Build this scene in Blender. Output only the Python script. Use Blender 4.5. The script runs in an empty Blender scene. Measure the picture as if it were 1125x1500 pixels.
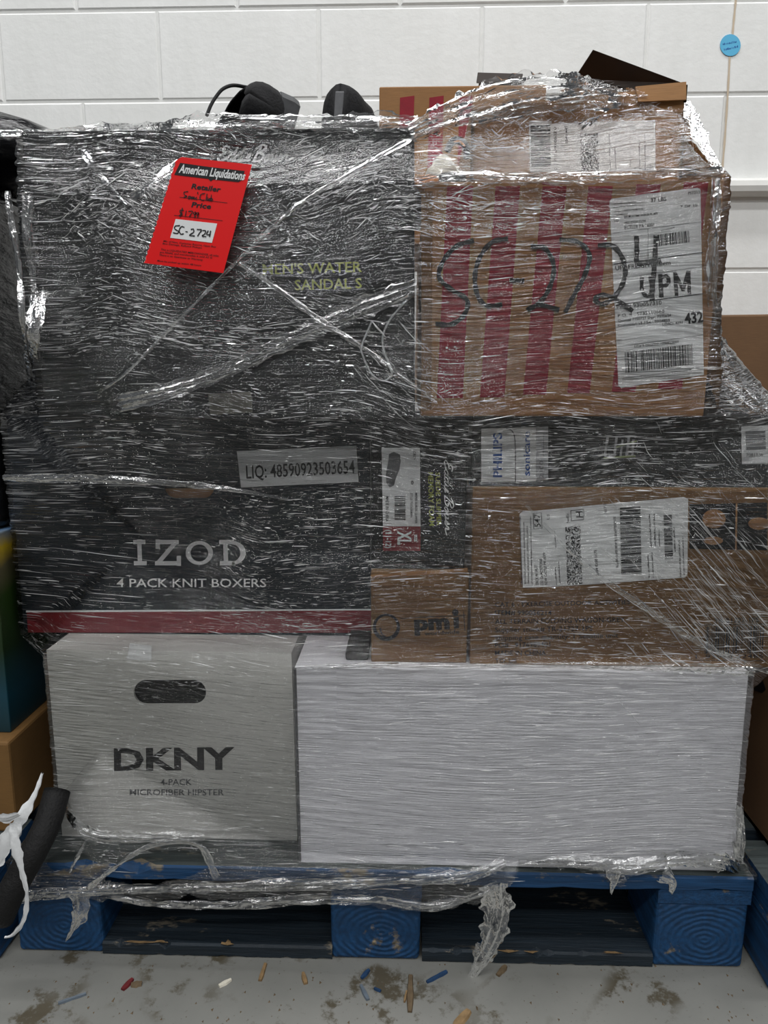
import bpy, bmesh, math, random
import numpy as np
from mathutils import Vector, Matrix
from mathutils.geometry import tessellate_polygon
random.seed(7); RNG = np.random.default_rng(7)
S = bpy.context.scene; COL = S.collection

# ---------------------------------------------------------------- camera
FPX = 1100.0; PITCH = math.radians(10.2); YAW = math.radians(1.8)
CAM = np.array([0.0388, -0.9220, 0.8056])
cd = bpy.data.cameras.new('camera'); cam = bpy.data.objects.new('camera', cd); COL.objects.link(cam)
cam.location = CAM; cam.rotation_euler = (math.pi/2-PITCH, 0, YAW)
cd.sensor_fit = 'VERTICAL'; cd.sensor_height = 36; cd.lens = 36*FPX/1500; cd.clip_start = .02
S.camera = cam
FW = np.array([-math.sin(YAW)*math.cos(PITCH), math.cos(YAW)*math.cos(PITCH), -math.sin(PITCH)])
RT = np.array([math.cos(YAW), math.sin(YAW), 0.0]); UP = np.cross(RT, FW)
def ray(u, v): return FW + RT*(u-562.5)/FPX - UP*(v-750)/FPX
def P(u, v, Y):
    d = ray(u, v); return CAM + d*((Y-CAM[1])/d[1])
def PZ(u, v, z):
    d = ray(u, v); return CAM + d*((z-CAM[2])/d[2])
def proj(W):
    d = W-CAM; z = d@FW; return 562.5+FPX*(d@RT)/z, 750-FPX*(d@UP)/z

# ---------------------------------------------------------------- light
S.view_settings.view_transform = 'Standard'; S.view_settings.look = 'None'
S.view_settings.exposure = 0.0; S.view_settings.gamma = 1.0; S.view_settings.use_curve_mapping = False
w = bpy.data.worlds.new('world'); S.world = w; w.use_nodes = True
w.node_tree.nodes['Background'].inputs[0].default_value = (.90, .95, 1, 1)
w.node_tree.nodes['Background'].inputs[1].default_value = .08
def area(name, loc, target, sx, sy, power, col=(1, 1, 1)):
    l = bpy.data.lights.new(name, 'AREA'); l.shape = 'RECTANGLE'; l.size = sx; l.size_y = sy; l.energy = power; l.color = col
    o = bpy.data.objects.new(name, l); COL.objects.link(o); o.location = loc
    o.rotation_euler = (Vector(target)-Vector(loc)).to_track_quat('-Z', 'Y').to_euler()
area('ceiling_strip_light', (0.3, -1.3, 4.2), (0.3, -1.3, 0), 5.0, .25, 80)
area('ceiling_strip_light', (-0.6, -3.6, 4.4), (-0.6, -3.6, 0), 6.0, .3, 142)
area('ceiling_strip_light', (0.5, -6.4, 4.4), (0.5, -6.4, 0), 6.0, .4, 142)
area('ceiling_strip_light', (0.2, .25, 4.0), (0.2, .6, 0), 5.0, .25, 74)

# ---------------------------------------------------------------- materials
class NT:
    def __init__(s, name):
        s.m = bpy.data.materials.new(name); s.m.use_nodes = True; s.t = s.m.node_tree
        s.b = s.t.nodes['Principled BSDF']; s.out = s.t.nodes['Material Output']
    def n(s, typ, **kw):
        n = s.t.nodes.new('ShaderNode'+typ)
        for k, v in kw.items():
            if k in n.inputs: n.inputs[k].default_value = v
            else: setattr(n, k, v)
        return n
    def l(s, a, b): s.t.links.new(a, b)
    def coord(s, scale=(1, 1, 1), rot=(0, 0, 0), kind='Object'):
        c = s.n('TexCoord'); m = s.n('Mapping'); m.inputs['Scale'].default_value = scale; m.inputs['Rotation'].default_value = rot
        s.l(c.outputs[kind], m.inputs[0]); return m.outputs[0]
    def noise(s, scale, detail=4, sc=(1, 1, 1), rough=.6):
        n = s.n('TexNoise'); n.inputs['Scale'].default_value = scale; n.inputs['Detail'].default_value = detail; n.inputs['Roughness'].default_value = rough
        s.l(s.coord(sc), n.inputs['Vector']); return n.outputs['Fac']
    def ramp(s, fac, stops):
        r = s.n('ValToRGB'); e = r.color_ramp.elements
        while len(e) < len(stops): e.new(.5)
        for i, (p, c) in enumerate(stops): e[i].position = p; e[i].color = (*c, 1) if len(c) == 3 else c
        s.l(fac, r.inputs[0]); return r.outputs[0]
    def mix(s, fac, a, b):
        m = s.n('MixRGB')
        for i, x in enumerate((fac, a, b)):
            if hasattr(x, 'links'): s.l(x, m.inputs[i])
            elif isinstance(x, tuple): m.inputs[i].default_value = (*x, 1)
            else: m.inputs[i].default_value = x
        return m.outputs[0]
    def bump(s, h, st=.3, d=.002):
        b = s.n('Bump'); b.inputs['Strength'].default_value = st; b.inputs['Distance'].default_value = d
        s.l(h, b.inputs['Height']); s.l(b.outputs[0], s.b.inputs['Normal']); return b
def surf(name, col, rough=.6, var=.15, scale=20, sc=(1, 1, 1), bump=.15, dist=.001, spec=.4):
    t = NT(name); f = t.noise(scale, 5, sc)
    lo = tuple(c*(1-var) for c in col); hi = tuple(min(1, c*(1+var)) for c in col)
    t.l(t.ramp(f, [(.3, lo), (.7, hi)]), t.b.inputs['Base Color'])
    t.b.inputs['Roughness'].default_value = rough; t.b.inputs['Specular IOR Level'].default_value = spec
    if bump: t.bump(f, bump, dist)
    return t.m
def lin(r, g, b): return tuple(((c/255+.055)/1.055)**2.4 if c > 10 else c/255/12.92 for c in (r, g, b))
M = {}
def cardboard(name, c):
    t = NT(name); f = t.noise(9, 5); fine = t.noise(60, 3, (1, 1, 14)); big = t.noise(3, 3)
    a = t.ramp(f, [(.3, tuple(x*.86 for x in c)), (.7, tuple(x*1.1 for x in c))])
    b = t.mix(.35, a, t.ramp(fine, [(.35, tuple(x*.75 for x in c)), (.65, tuple(x*1.15 for x in c))]))
    t.l(b, t.b.inputs['Base Color']); t.b.inputs['Roughness'].default_value = .75
    t.bump(fine, .25, .0006); return t.m
M['kraft'] = cardboard('kraft_cardboard', lin(150, 108, 64))
M['kraft_dark'] = cardboard('darker_kraft_cardboard', lin(116, 84, 42))
M['kraft_edge'] = cardboard('kraft_cut_edge', lin(120, 85, 52))
M['brown_dull'] = cardboard('dull_brown_cardboard', lin(112, 82, 54))
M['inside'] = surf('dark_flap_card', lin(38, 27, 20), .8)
M['black'] = surf('black_carton', lin(15, 16, 18), .55, .2, spec=.2)
M['black2'] = surf('black_slipper_carton', lin(14, 15, 16), .55, .2, spec=.2)
M['navy'] = surf('navy_carton', lin(17, 24, 33), .55, .1, spec=.2)
M['maroon'] = surf('maroon_print', lin(120, 22, 34), .5, .1)
M['redprint'] = surf('red_stripe_print', lin(140, 20, 38), .7, .12, 60)
M['dkgrey'] = surf('pale_grey_carton', lin(203, 203, 198), .5, .04, 6)
M['white'] = surf('white_carton', lin(232, 232, 236), .5, .03, 40, (1, 1, 6), .2, .0004)
M['paper'] = surf('white_label_paper', lin(228, 230, 230), .45, .02)
M['ink'] = surf('black_ink', lin(22, 22, 24), .5, .1, bump=0)
M['greyink'] = surf('grey_ink', lin(95, 96, 98), .5, .1, bump=0)
M['whiteink'] = surf('white_ink', lin(225, 226, 226), .5, .03, bump=0)
M['olive'] = surf('olive_ink', lin(150, 160, 50), .5, .1, bump=0)
M['blueink'] = surf('blue_ink', lin(28, 80, 155), .5, .1, bump=0)
M['tag'] = surf('red_tag_card', lin(228, 8, 10), .45, .02, 5, bump=0)
M['skyblue'] = surf('sky_blue_sticker', lin(90, 180, 220), .5, .04)
M['orange'] = surf('orange_plastic', lin(200, 120, 40), .5, .2)
M['tissue'] = surf('white_tissue', lin(205, 200, 185), .8, .06, 30, bump=.6, dist=.004)
M['cloth'] = surf('black_knit', lin(22, 22, 24), .85, .35, 220, bump=.6, dist=.002)
M['greyrub'] = surf('grey_rubber', lin(72, 73, 75), .6, .2, 60)
M['greytrim'] = surf('grey_reflective_trim', lin(105, 106, 108), .5, .2, 60)
M['strap'] = surf('white_plastic_strap', lin(215, 217, 218), .35, .06, 60, (1, 1, 1), .5, .002)
M['mesh'] = surf('black_woven_mesh', lin(13, 13, 14), .7, .6, 300, bump=.8, dist=.002)
M['rail'] = surf('painted_rail', lin(222, 222, 218), .5, .06, 12)
M['splinter'] = surf('raw_wood_splinter', lin(128, 104, 72), .8, .3, 90)
M['bluechip'] = surf('blue_wood_chip', lin(28, 58, 92), .8, .3, 90)
M['darkchip'] = surf('dark_wood_chip', lin(95, 80, 60), .8, .3, 90)
M['metal'] = surf('dull_steel', lin(95, 105, 115), .4, .2, 90)
M['redfib'] = surf('red_fibre', lin(92, 22, 26), .8, .3, 90)
# black glossy wrap
M['gloss'] = surf('black_glossy_wrap', lin(13, 14, 16), .22, .3, 8, (1, 1, 4), .6, .01, .5)
def wall_mat():
    t = NT('painted_block'); f = t.noise(45, 6); g = t.noise(2.2, 4, (3, 3, .6))
    t.l(t.ramp(g, [(.35, lin(228, 229, 226)), (.65, lin(238, 239, 237))]), t.b.inputs['Base Color'])
    t.b.inputs['Roughness'].default_value = .55; t.bump(f, .45, .002); return t.m
M['wall'] = wall_mat(); M['mortar'] = surf('painted_mortar', lin(230, 231, 228), .7, .04, 50, bump=.5)
def floor_mat():
    t = NT('stained_concrete'); n1 = t.noise(2.5, 6); n2 = t.noise(11, 8, rough=.7); n3 = t.noise(160, 3)
    base = t.ramp(n1, [(.3, lin(104, 105, 101)), (.7, lin(128, 128, 123))])
    st = t.ramp(n2, [(.52, (0, 0, 0)), (.575, (1, 1, 1))]); big = t.noise(4.2, 3)
    cx = t.n('TexCoord'); sx = t.n('SeparateXYZ'); t.l(cx.outputs['Object'], sx.inputs[0]); ma = t.n('Math', operation='MULTIPLY_ADD'); t.l(sx.outputs['X'], ma.inputs[0]); ma.inputs[1].default_value = -.28; t.l(big, ma.inputs[2])
    bm = t.ramp(ma.outputs[0], [(.48, (0, 0, 0)), (.56, (1, 1, 1))])
    mu = t.n('MixRGB', blend_type='MULTIPLY'); mu.inputs[0].default_value = 1; t.l(st, mu.inputs[1]); t.l(bm, mu.inputs[2])
    a = t.mix(mu.outputs[0], base, lin(74, 68, 54))
    sp = t.ramp(n3, [(.30, (1, 1, 1)), (.35, (0, 0, 0))])
    t.l(t.mix(sp, a, lin(95, 92, 84)), t.b.inputs['Base Color'])
    t.b.inputs['Roughness'].default_value = .6; t.bump(n2, .2, .002); return t.m
M['floor'] = floor_mat()
def wood_mat(name, paint, wear, along='x', rings=False):
    t = NT(name); sc = (.6, 9, 9) if along == 'x' else (9, .6, 9)
    g = t.noise(14, 7, sc, .65); w_ = t.noise(7, 8, (1, 2, 2) if along == 'x' else (2, 1, 2), .7)
    raw = t.ramp(g, [(.3, lin(70, 66, 58)), (.55, lin(118, 110, 95)), (.75, lin(160, 138, 100))])
    pt = t.ramp(g, [(.3, tuple(x*.55 for x in paint)), (.7, tuple(x*1.15 for x in paint))])
    m = t.ramp(w_, [(1-wear, (0, 0, 0)), (1-wear+.05, (1, 1, 1))])
    t.l(t.mix(m, pt, raw), t.b.inputs['Base Color']); t.b.inputs['Roughness'].default_value = .65
    if rings:
        wv = t.n('TexWave', wave_type='RINGS', rings_direction='Y'); wv.inputs['Scale'].default_value = 32; wv.inputs['Distortion'].default_value = 5
        wv.inputs['Detail'].default_value = 4; wv.inputs['Detail Scale'].default_value = 1.2
        wv.inputs['Scale'].default_value = 4.2; wv.inputs['Distortion'].default_value = 3.5; vm = t.n('VectorMath', operation='SUBTRACT'); t.l(t.coord((1, .1, 1), kind='Generated'), vm.inputs[0]); vm.inputs[1].default_value = (.55, .0, .42); t.l(vm.outputs[0], wv.inputs['Vector']); t.bump(wv.outputs['Fac'], .55, .002)
    else: t.bump(g, .7, .004)
    return t.m
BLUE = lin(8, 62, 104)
M['wood_front'] = wood_mat('blue_painted_board', BLUE, .47)
M['wood_top'] = wood_mat('weathered_grey_board', lin(62, 70, 70), .40)
M['wood_block'] = wood_mat('blue_painted_block_end', BLUE, .38, 'y', True)
M['wood_dark'] = wood_mat('shaded_blue_board', lin(18, 32, 42), .40)  # blue darkened so the colour holds the shade inside the pallet openings
M['wood_side'] = wood_mat('blue_long_board', BLUE, .38, 'y')
def film_mat(name, haze, rough=.11, fine=True, gl=1.0, fm=.50, tm=.02):
    t = NT(name); t.t.nodes.remove(t.b)
    at = t.n('Attribute', attribute_name='flow'); ah = t.n('Attribute', attribute_name='haze')
    def nz(scale, sc, det):
        mp = t.n('Mapping'); mp.inputs['Scale'].default_value = sc; n = t.n('TexNoise'); n.inputs['Scale'].default_value = scale; n.inputs['Detail'].default_value = det
        t.l(at.outputs['Vector'], mp.inputs[0]); t.l(mp.outputs[0], n.inputs['Vector']); return n.outputs['Fac']
    if fine:
        h1 = nz(9, (1, 34, 1), 3); h2 = nz(40, (1, 12, 1), 2)
    else:
        h1 = nz(40, (1, 3, 1), 3); h2 = nz(120, (1, 2, 1), 2)
    b1 = t.n('Bump'); b1.inputs['Strength'].default_value = .8; b1.inputs['Distance'].default_value = .006; t.l(h1, b1.inputs['Height'])
    b2 = t.n('Bump'); b2.inputs['Strength'].default_value = .6; b2.inputs['Distance'].default_value = .003; t.l(h2, b2.inputs['Height']); t.l(b1.outputs[0], b2.inputs['Normal'])
    g = t.n('BsdfGlossy'); g.inputs['Roughness'].default_value = rough; g.inputs['Color'].default_value = (1, 1, 1, 1); t.l(b2.outputs[0], g.inputs['Normal'])
    tr = t.n('BsdfTransparent'); tr.inputs['Color'].default_value = (.985, .985, .985, 1)
    d = t.n('BsdfDiffuse'); d.inputs['Color'].default_value = (.85, .87, .88, 1); t.l(b2.outputs[0], d.inputs['Normal'])
    tl = t.n('BsdfTranslucent'); tl.inputs['Color'].default_value = (.85, .87, .88, 1)
    dm = t.n('MixShader'); dm.inputs[0].default_value = .35; t.l(d.outputs[0], dm.inputs[1]); t.l(tl.outputs[0], dm.inputs[2])
    fr = t.n('Fresnel'); fr.inputs['IOR'].default_value = 1.5; t.l(b2.outputs[0], fr.inputs['Normal'])
    # more layers of film = more reflection and more milkiness
    ml = t.n('Math', operation='MULTIPLY_ADD'); t.l(ah.outputs['Fac'], ml.inputs[0]); ml.inputs[1].default_value = 6.0*gl; ml.inputs[2].default_value = 1.1*gl
    mm = t.n('Math', operation='MULTIPLY', use_clamp=True); t.l(fr.outputs[0], mm.inputs[0]); t.l(ml.outputs[0], mm.inputs[1])
    hz = t.n('Math', operation='MULTIPLY'); t.l(ah.outputs['Fac'], hz.inputs[0])
    rr = t.n('MapRange'); rr.inputs['From Min'].default_value = fm; rr.inputs['From Max'].default_value = .68; rr.inputs['To Min'].default_value = tm; rr.inputs['To Max'].default_value = 1.0
    t.l(h1, rr.inputs['Value']); t.l(rr.outputs[0], hz.inputs[1])
    hm = t.n('Math', operation='MULTIPLY', use_clamp=True); t.l(hz.outputs[0], hm.inputs[0]); hm.inputs[1].default_value = haze
    s1 = t.n('MixShader'); t.l(hm.outputs[0], s1.inputs[0]); t.l(tr.outputs[0], s1.inputs[1]); t.l(dm.outputs[0], s1.inputs[2])
    s2 = t.n('MixShader'); t.l(mm.outputs[0], s2.inputs[0]); t.l(s1.outputs[0], s2.inputs[1]); t.l(g.outputs[0], s2.inputs[2])
    t.l(s2.outputs[0], t.out.inputs[0]); return t.m
M['film'] = film_mat('clear_stretch_film', .75)
M['bunch'] = film_mat('bunched_stretch_film', .8, .14, False, 1.1, .38, .12)
def crease_mat():
    t = NT('film_crease'); t.t.nodes.remove(t.b)
    g = t.n('BsdfGlossy'); g.inputs['Roughness'].default_value = .3; d = t.n('BsdfDiffuse'); d.inputs['Color'].default_value = (.9, .9, .9, 1)
    tr = t.n('BsdfTransparent'); a = t.n('MixShader'); a.inputs[0].default_value = .5; t.l(g.outputs[0], a.inputs[1]); t.l(d.outputs[0], a.inputs[2])
    b = t.n('MixShader'); at = t.n('Attribute', attribute_name='dense'); t.l(at.outputs['Fac'], b.inputs[0]); t.l(tr.outputs[0], b.inputs[1]); t.l(a.outputs[0], b.inputs[2]); t.l(b.outputs[0], t.out.inputs[0]); return t.m
M['crease'] = crease_mat(); M['strand'] = surf('white_plastic_strand', lin(205, 208, 210), .3, .05)

# ---------------------------------------------------------------- object helpers
def obj(name, verts, faces, mat, parent=None, base=None, smooth=False, label=None, mats=None, fmat=None):
    """world-space verts; base = world origin of the object (a child sits at its root's origin)"""
    o0 = Vector((0, 0, 0))
    if parent is not None: o0 = Vector(parent['_o'])
    elif base is not None: o0 = Vector(base)
    me = bpy.data.meshes.new(name)
    me.from_pydata([tuple(Vector(v)-o0) for v in verts], [], [tuple(f) for f in faces]); me.validate()
    for m in (mats or [mat]): me.materials.append(M[m] if isinstance(m, str) else m)
    if fmat is not None:
        for p, k in zip(me.polygons, fmat): p.material_index = k
    if smooth: me.polygons.foreach_set('use_smooth', [True]*len(me.polygons))
    o = bpy.data.objects.new(name, me); COL.objects.link(o)
    if parent is not None: o.parent = parent; o['_o'] = parent['_o']
    else: o.location = o0; o['_o'] = list(o0)
    if label: o['label'] = label
    return o
def thing(name, label, cat, loc, group=None):
    o = bpy.data.objects.new(name, None); COL.objects.link(o); o.location = Vector(loc); o['_o'] = list(Vector(loc)); o.empty_display_size = .05
    o['label'] = label; o['category'] = cat
    if group: o['group'] = group
    return o
def tag(o, label, cat, group=None):
    o['label'] = label; o['category'] = cat
    if group: o['group'] = group
    return o
def bevel(o, w=.002, seg=2):
    m = o.modifiers.new('bevel', 'BEVEL'); m.width = w; m.segments = seg; m.limit_method = 'ANGLE'; return o
def hexa(c):  # 8 corners: bottom 4 (ccw from front-left), top 4
    return c, [(0, 3, 2, 1), (4, 5, 6, 7), (0, 1, 5, 4), (1, 2, 6, 5), (2, 3, 7, 6), (3, 0, 4, 7)]
def boxv(x0, x1, y0, y1, z0, z1):
    return hexa([(x0, y0, z0), (x1, y0, z0), (x1, y1, z0), (x0, y1, z0), (x0, y0, z1), (x1, y0, z1), (x1, y1, z1), (x0, y1, z1)])
def decal(name, poly, Y, mat, parent, th=.0003, label=None):
    """flat print / sticker: px polygon on plane Y, real thickness th"""
    f = [P(u, v, Y) for u, v in poly]; n = len(f); b = [p+np.array([0, th, 0]) for p in f]
    tri = tessellate_polygon([[Vector((p[0], p[2], 0)) for p in f]])
    fs = [tuple(t) for t in tri]+[tuple(n+i for i in reversed(t)) for t in tri]+[(i, (i+1) % n, n+(i+1) % n, n+i) for i in range(n)]
    return obj(name, f+b, fs, mat, parent, label=label)
def quads(name, qs, Y, mat, parent, label=None):
    V = []; F = []
    for q in qs:
        k = len(V); V += [P(u, v, Y) for u, v in q]; F.append(tuple(range(k, k+len(q))))
    return obj(name, V, F, mat, parent, label=label)
TC = {}
def glyphs(s, bold):
    key = (s, bold)
    if key in TC: return TC[key]
    c = bpy.data.curves.new('t', 'FONT'); c.body = s; c.resolution_u = 2; c.offset = bold; c.fill_mode = 'FRONT'
    o = bpy.data.objects.new('t', c); COL.objects.link(o); dg = bpy.context.evaluated_depsgraph_get(); dg.update()
    me = bpy.data.meshes.new_from_object(o.evaluated_get(dg))
    v = np.array([x.co[:2] for x in me.vertices]) if len(me.vertices) else np.zeros((1, 2)); f = [tuple(p.vertices) for p in me.polygons]
    bpy.data.objects.remove(o); bpy.data.meshes.remove(me); bpy.data.curves.remove(c)
    TC[key] = (v, f); return TC[key]
CAPH = .70
def text(s, p0, p1, h, Y, mat, parent, bold=0.0, up=None, name='lettering', many=None):
    """one or many strings -> one printed mesh"""
    if many and len(many) > 1:
        for row in many: text(None, None, None, 0, Y, mat, parent, bold, up, name, [row])
        return
    rows = many or [(s, p0, p1, h)]
    V = []; F = []
    for (s_, a, b, hh) in rows:
        v, f = glyphs(s_, bold)
        x0, x1 = v[:, 0].min(), v[:, 0].max(); a = np.array(a, float); b = np.array(b, float)
        ux = (b-a)/(x1-x0)
        if up is not None: uy = np.array(up, float)*hh/CAPH
        else:
            d = (b-a)/np.linalg.norm(b-a); uy = np.array([d[1], -d[0]])*hh/CAPH
        k = len(V)
        for q in v:
            p = a+ux*(q[0]-x0)+uy*q[1]; V.append(P(p[0], p[1], Y))
        F += [tuple(i+k for i in g) for g in f]
    return obj(name, V, F, mat, parent)
def cr(pts, n=6):
    pts = [np.array(p, float) for p in pts]
    if len(pts) < 3: return pts
    q = [2*pts[0]-pts[1]]+pts+[2*pts[-1]-pts[-2]]; out = []
    for i in range(1, len(q)-2):
        for k in range(n):
            t = k/n; a, b, c, d = q[i-1:i+3]
            out.append(.5*((2*b)+(-a+c)*t+(2*a-5*b+4*c-d)*t*t+(-a+3*b-3*c+d)*t**3))
    out.append(pts[-1]); return out
def strokes(name, ss, wpx, Y, mat, parent, smooth=True, label=None):
    V = []; F = []; m = 0
    for s in ss:
        p = cr(s) if smooth else [np.array(x, float) for x in s]; yy = Y-.00004*m; m += 1
        for i, q in enumerate(p):
            a = p[max(0, i-1)]; b = p[min(len(p)-1, i+1)]; d = (b-a)/(np.linalg.norm(b-a)+1e-9); n = np.array([-d[1], d[0]])*wpx/2*(1 if not smooth else (.82+.3*math.sin(i*.7+m)**2))
            if i == 0: q = q-d*wpx*.3
            if i == len(p)-1: q = q+d*wpx*.3
            V += [P(*(q+n), yy), P(*(q-n), yy)]
        k = len(V)-2*len(p)
        F += [(k+2*i, k+2*i+1, k+2*i+3, k+2*i+2) for i in range(len(p)-1)]
    return obj(name, V, F, mat, parent, label=label)
def ring(cx, cy, ro, ri, n=40, cx2=None, cy2=None):
    cx2 = cx if cx2 is None else cx2; cy2 = cy if cy2 is None else cy2
    O = [(cx+ro*math.cos(a), cy+ro*math.sin(a)) for a in np.linspace(0, 2*math.pi, n+1)]
    I = [(cx2+ri*math.cos(a), cy2+ri*math.sin(a)) for a in np.linspace(0, 2*math.pi, n+1)]
    return [(O[i], O[i+1], I[i+1], I[i]) for i in range(n)]
def bars(p0, p1, p3, n, seed, duty=.5):
    """barcode quads between p0->p1 (along), bars run toward p3"""
    r = random.Random(seed); p0, p1, p3 = (np.array(p, float) for p in (p0, p1, p3)); out = []; t = 0; w_ = []
    for i in range(2*n): w_.append(r.choice([1, 1, 2, 3]) if i % 2 == 0 else r.choice([1, 1, 2]))
    tot = sum(w_)
    for i, a in enumerate(w_):
        if i % 2 == 0:
            A = p0+(p1-p0)*t/tot; B = p0+(p1-p0)*(t+a)/tot; out.append((A, B, B+(p3-p0), A+(p3-p0)))
        t += a
    return out
def dots(p0, p1, p3, nx, ny, seed):
    r = random.Random(seed); p0, p1, p3 = (np.array(p, float) for p in (p0, p1, p3)); ux = (p1-p0)/nx; uy = (p3-p0)/ny; out = []
    for i in range(nx):
        for j in range(ny):
            if r.random() < .5: A = p0+ux*i+uy*j; out.append((A, A+ux, A+ux+uy, A+uy))
    return out
def pseudo(rows, seed, Y, parent, mat='ink', name='small_print'):
    """unreadable tiny print: rows of word-length dashes (a,b,h) — px"""
    r = random.Random(seed); qs = []
    for a, b, h in rows:
        a = np.array(a, float); b = np.array(b, float); L = np.linalg.norm(b-a); d = (b-a)/L; n = np.array([d[1], -d[0]])*h; t = 0
        while t < L-1:
            w_ = min(r.uniform(.5, 1.0), L-t); A = a+d*t; B = A+d*w_
            s = r.uniform(.5, 1); qs.append((A, B, B+n*s, A+n*s)); t += w_+r.choice([.4, .4, .5, 1.2])
    return quads(name, qs, Y, mat, parent)

HULL = []   # (footprint corners, z0, z1) for the film
def carton(name, label, x0, x1, Y, depth, z0, z1, mat, hole=None, group=None, body='body', seam=None, jitter=.0015, cat='box', hull=True, skew=0.0):
    root = thing(name, label, cat, ((x0+x1)/2, Y+depth/2, z0), group)
    r = random.Random(name+str(x0)); j = lambda: r.uniform(-jitter, jitter)
    c = [(x0+j(), Y, z0), (x1+j(), Y, z0), (x1, Y+depth, z0), (x0, Y+depth, z0), (x0+j()+skew, Y, z1), (x1+j()+skew, Y, z1), (x1+skew, Y+depth, z1), (x0+skew, Y+depth, z1)]
    if hull: HULL.append(([(x0+min(0, skew), Y), (x1+max(0, skew), Y), (x1+max(0, skew), Y+depth), (x0+min(0, skew), Y+depth)], z0, z1))
    if hole is None:
        V, F = hexa(c); o = obj(body, V, F, mat, root); bevel(o, .0022)
    else:
        outer = [Vector((c[k][0], c[k][2], 0)) for k in (0, 1, 5, 4)]
        hp = [P(u, v, Y) for u, v in hole]; inner = [Vector((p[0], p[2], 0)) for p in hp]
        tri = tessellate_polygon([outer, inner]); n = len(inner)
        V = [c[k] for k in (0, 1, 5, 4)]+[tuple(p) for p in hp]+[(p[0], p[1]+.004, p[2]) for p in hp]
        F = [tuple(t) for t in tri]+[(4+i, 4+(i+1) % n, 4+n+(i+1) % n, 4+n+i) for i in range(n)]
        k = len(V); V += [c[i] for i in (2, 3, 6, 7)]     # back corners
        F += [(0, 1, k, k+1), (1, 2, k+2, k), (2, 3, k+3, k+2), (3, 0, k+1, k+3), (k, k+1, k+3, k+2)]
        o = obj(body, V, F, mat, root)
    return root
def X(u, v, Y): return P(u, v, Y)[0]
def Zc(u, v, Y): return P(u, v, Y)[2]
def stadium(cx, cy, w_, h):
    r = h/2; pts = []
    for a in np.linspace(-90, 90, 10): pts.append((cx+w_/2-r+r*math.cos(math.radians(a)), cy+r*math.sin(math.radians(a))))
    for a in np.linspace(90, 270, 10): pts.append((cx-w_/2+r+r*math.cos(math.radians(a)), cy+r*math.sin(math.radians(a))))
    return pts

# ---------------------------------------------------------------- setting
fl = obj('floor', *boxv(-2.6, 2.6, -2.2, 1.4, -.06, 0), 'floor', base=(0, 0, 0)); fl['kind'] = 'structure'
YW = 1.05
wl = obj('wall_back', *boxv(-2.6, 2.6, YW+.0028, YW+.2, 0, 2.6), 'mortar', base=(0, YW, 0)); wl['kind'] = 'structure'
bw, bh, jt = .3905, .2025, .005
def block_mesh():
    a, b = bw/2-jt/2, bh/2-jt/2; e = .004
    V = [(-a, .0032, -b), (a, .0032, -b), (a, .0032, b), (-a, .0032, b), (-a+e, -.0, -b+e), (a-e, 0, -b+e), (a-e, 0, b-e), (-a+e, 0, b-e)]
    F = [(4, 5, 6, 7), (0, 1, 5, 4), (1, 2, 6, 5), (2, 3, 7, 6), (3, 0, 4, 7)]
    me = bpy.data.meshes.new('block'); me.from_pydata(V, [], F); me.materials.append(M['wall']); me.polygons.foreach_set('use_smooth', [False]*5); return me
bme = block_mesh(); z = 1.472-.2025*7
k = 0
while z < 2.55:
    off = -.5705 if (round((z-1.472)/.2025) % 2 == 0) else -.5705+bw/2
    for i in range(-5, 8):
        x = off+i*bw+bw/2
        if abs(x) > 2.4: continue
        o = bpy.data.objects.new('block', bme); COL.objects.link(o); o.parent = wl
        o.location = (x, random.uniform(-.0008, .0006), z+bh/2)
    z += .2025
# ledge rail along the wall
zr = Zc(1095, 272, YW-.03)
V = []; F = []
prof = [(0, -.02), (-.018, -.02), (-.03, -.012), (-.033, 0), (-.03, .012), (-.018, .02), (0, .02)]
for xx in (-2.4, 2.4):
    V += [(xx, YW+a, zr+b) for a, b in prof]
n = len(prof); F = [(i, i+1, n+i+1, n+i) for i in range(n-1)]+[tuple(range(n)), tuple(reversed(range(n, 2*n)))]
o = obj('trim_1', V, F, 'rail', base=(0, YW, zr)); o['kind'] = 'structure'
# round sticker and its drip
sk = thing('round_sticker', 'round sky-blue sticker high on the white block wall', 'sticker', P(1070, 66, YW-.001))
decal('disc', [(1070+15*math.cos(a), 66+16*math.sin(a)) for a in np.linspace(0, 2*math.pi, 28)[:-1]], YW-.0025, 'skyblue', sk, .001)
pseudo([((1059, 66), (1080, 62), 3), ((1061, 74), (1082, 69), 3)], 3, YW-.0028, sk, 'blueink')
M['drip'] = surf('brown_drip_stain', lin(198, 182, 160), .7, .06)
o = strokes('drip_stain', [[(1078, 0), (1075, 30), (1073, 52)], [(1069, 84), (1066, 140), (1062, 200), (1058, 250)]], 3.0, YW-.0016, 'drip', None)
tag(o, 'thin brown drip stain running down the wall from the blue sticker', 'stain')

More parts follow.
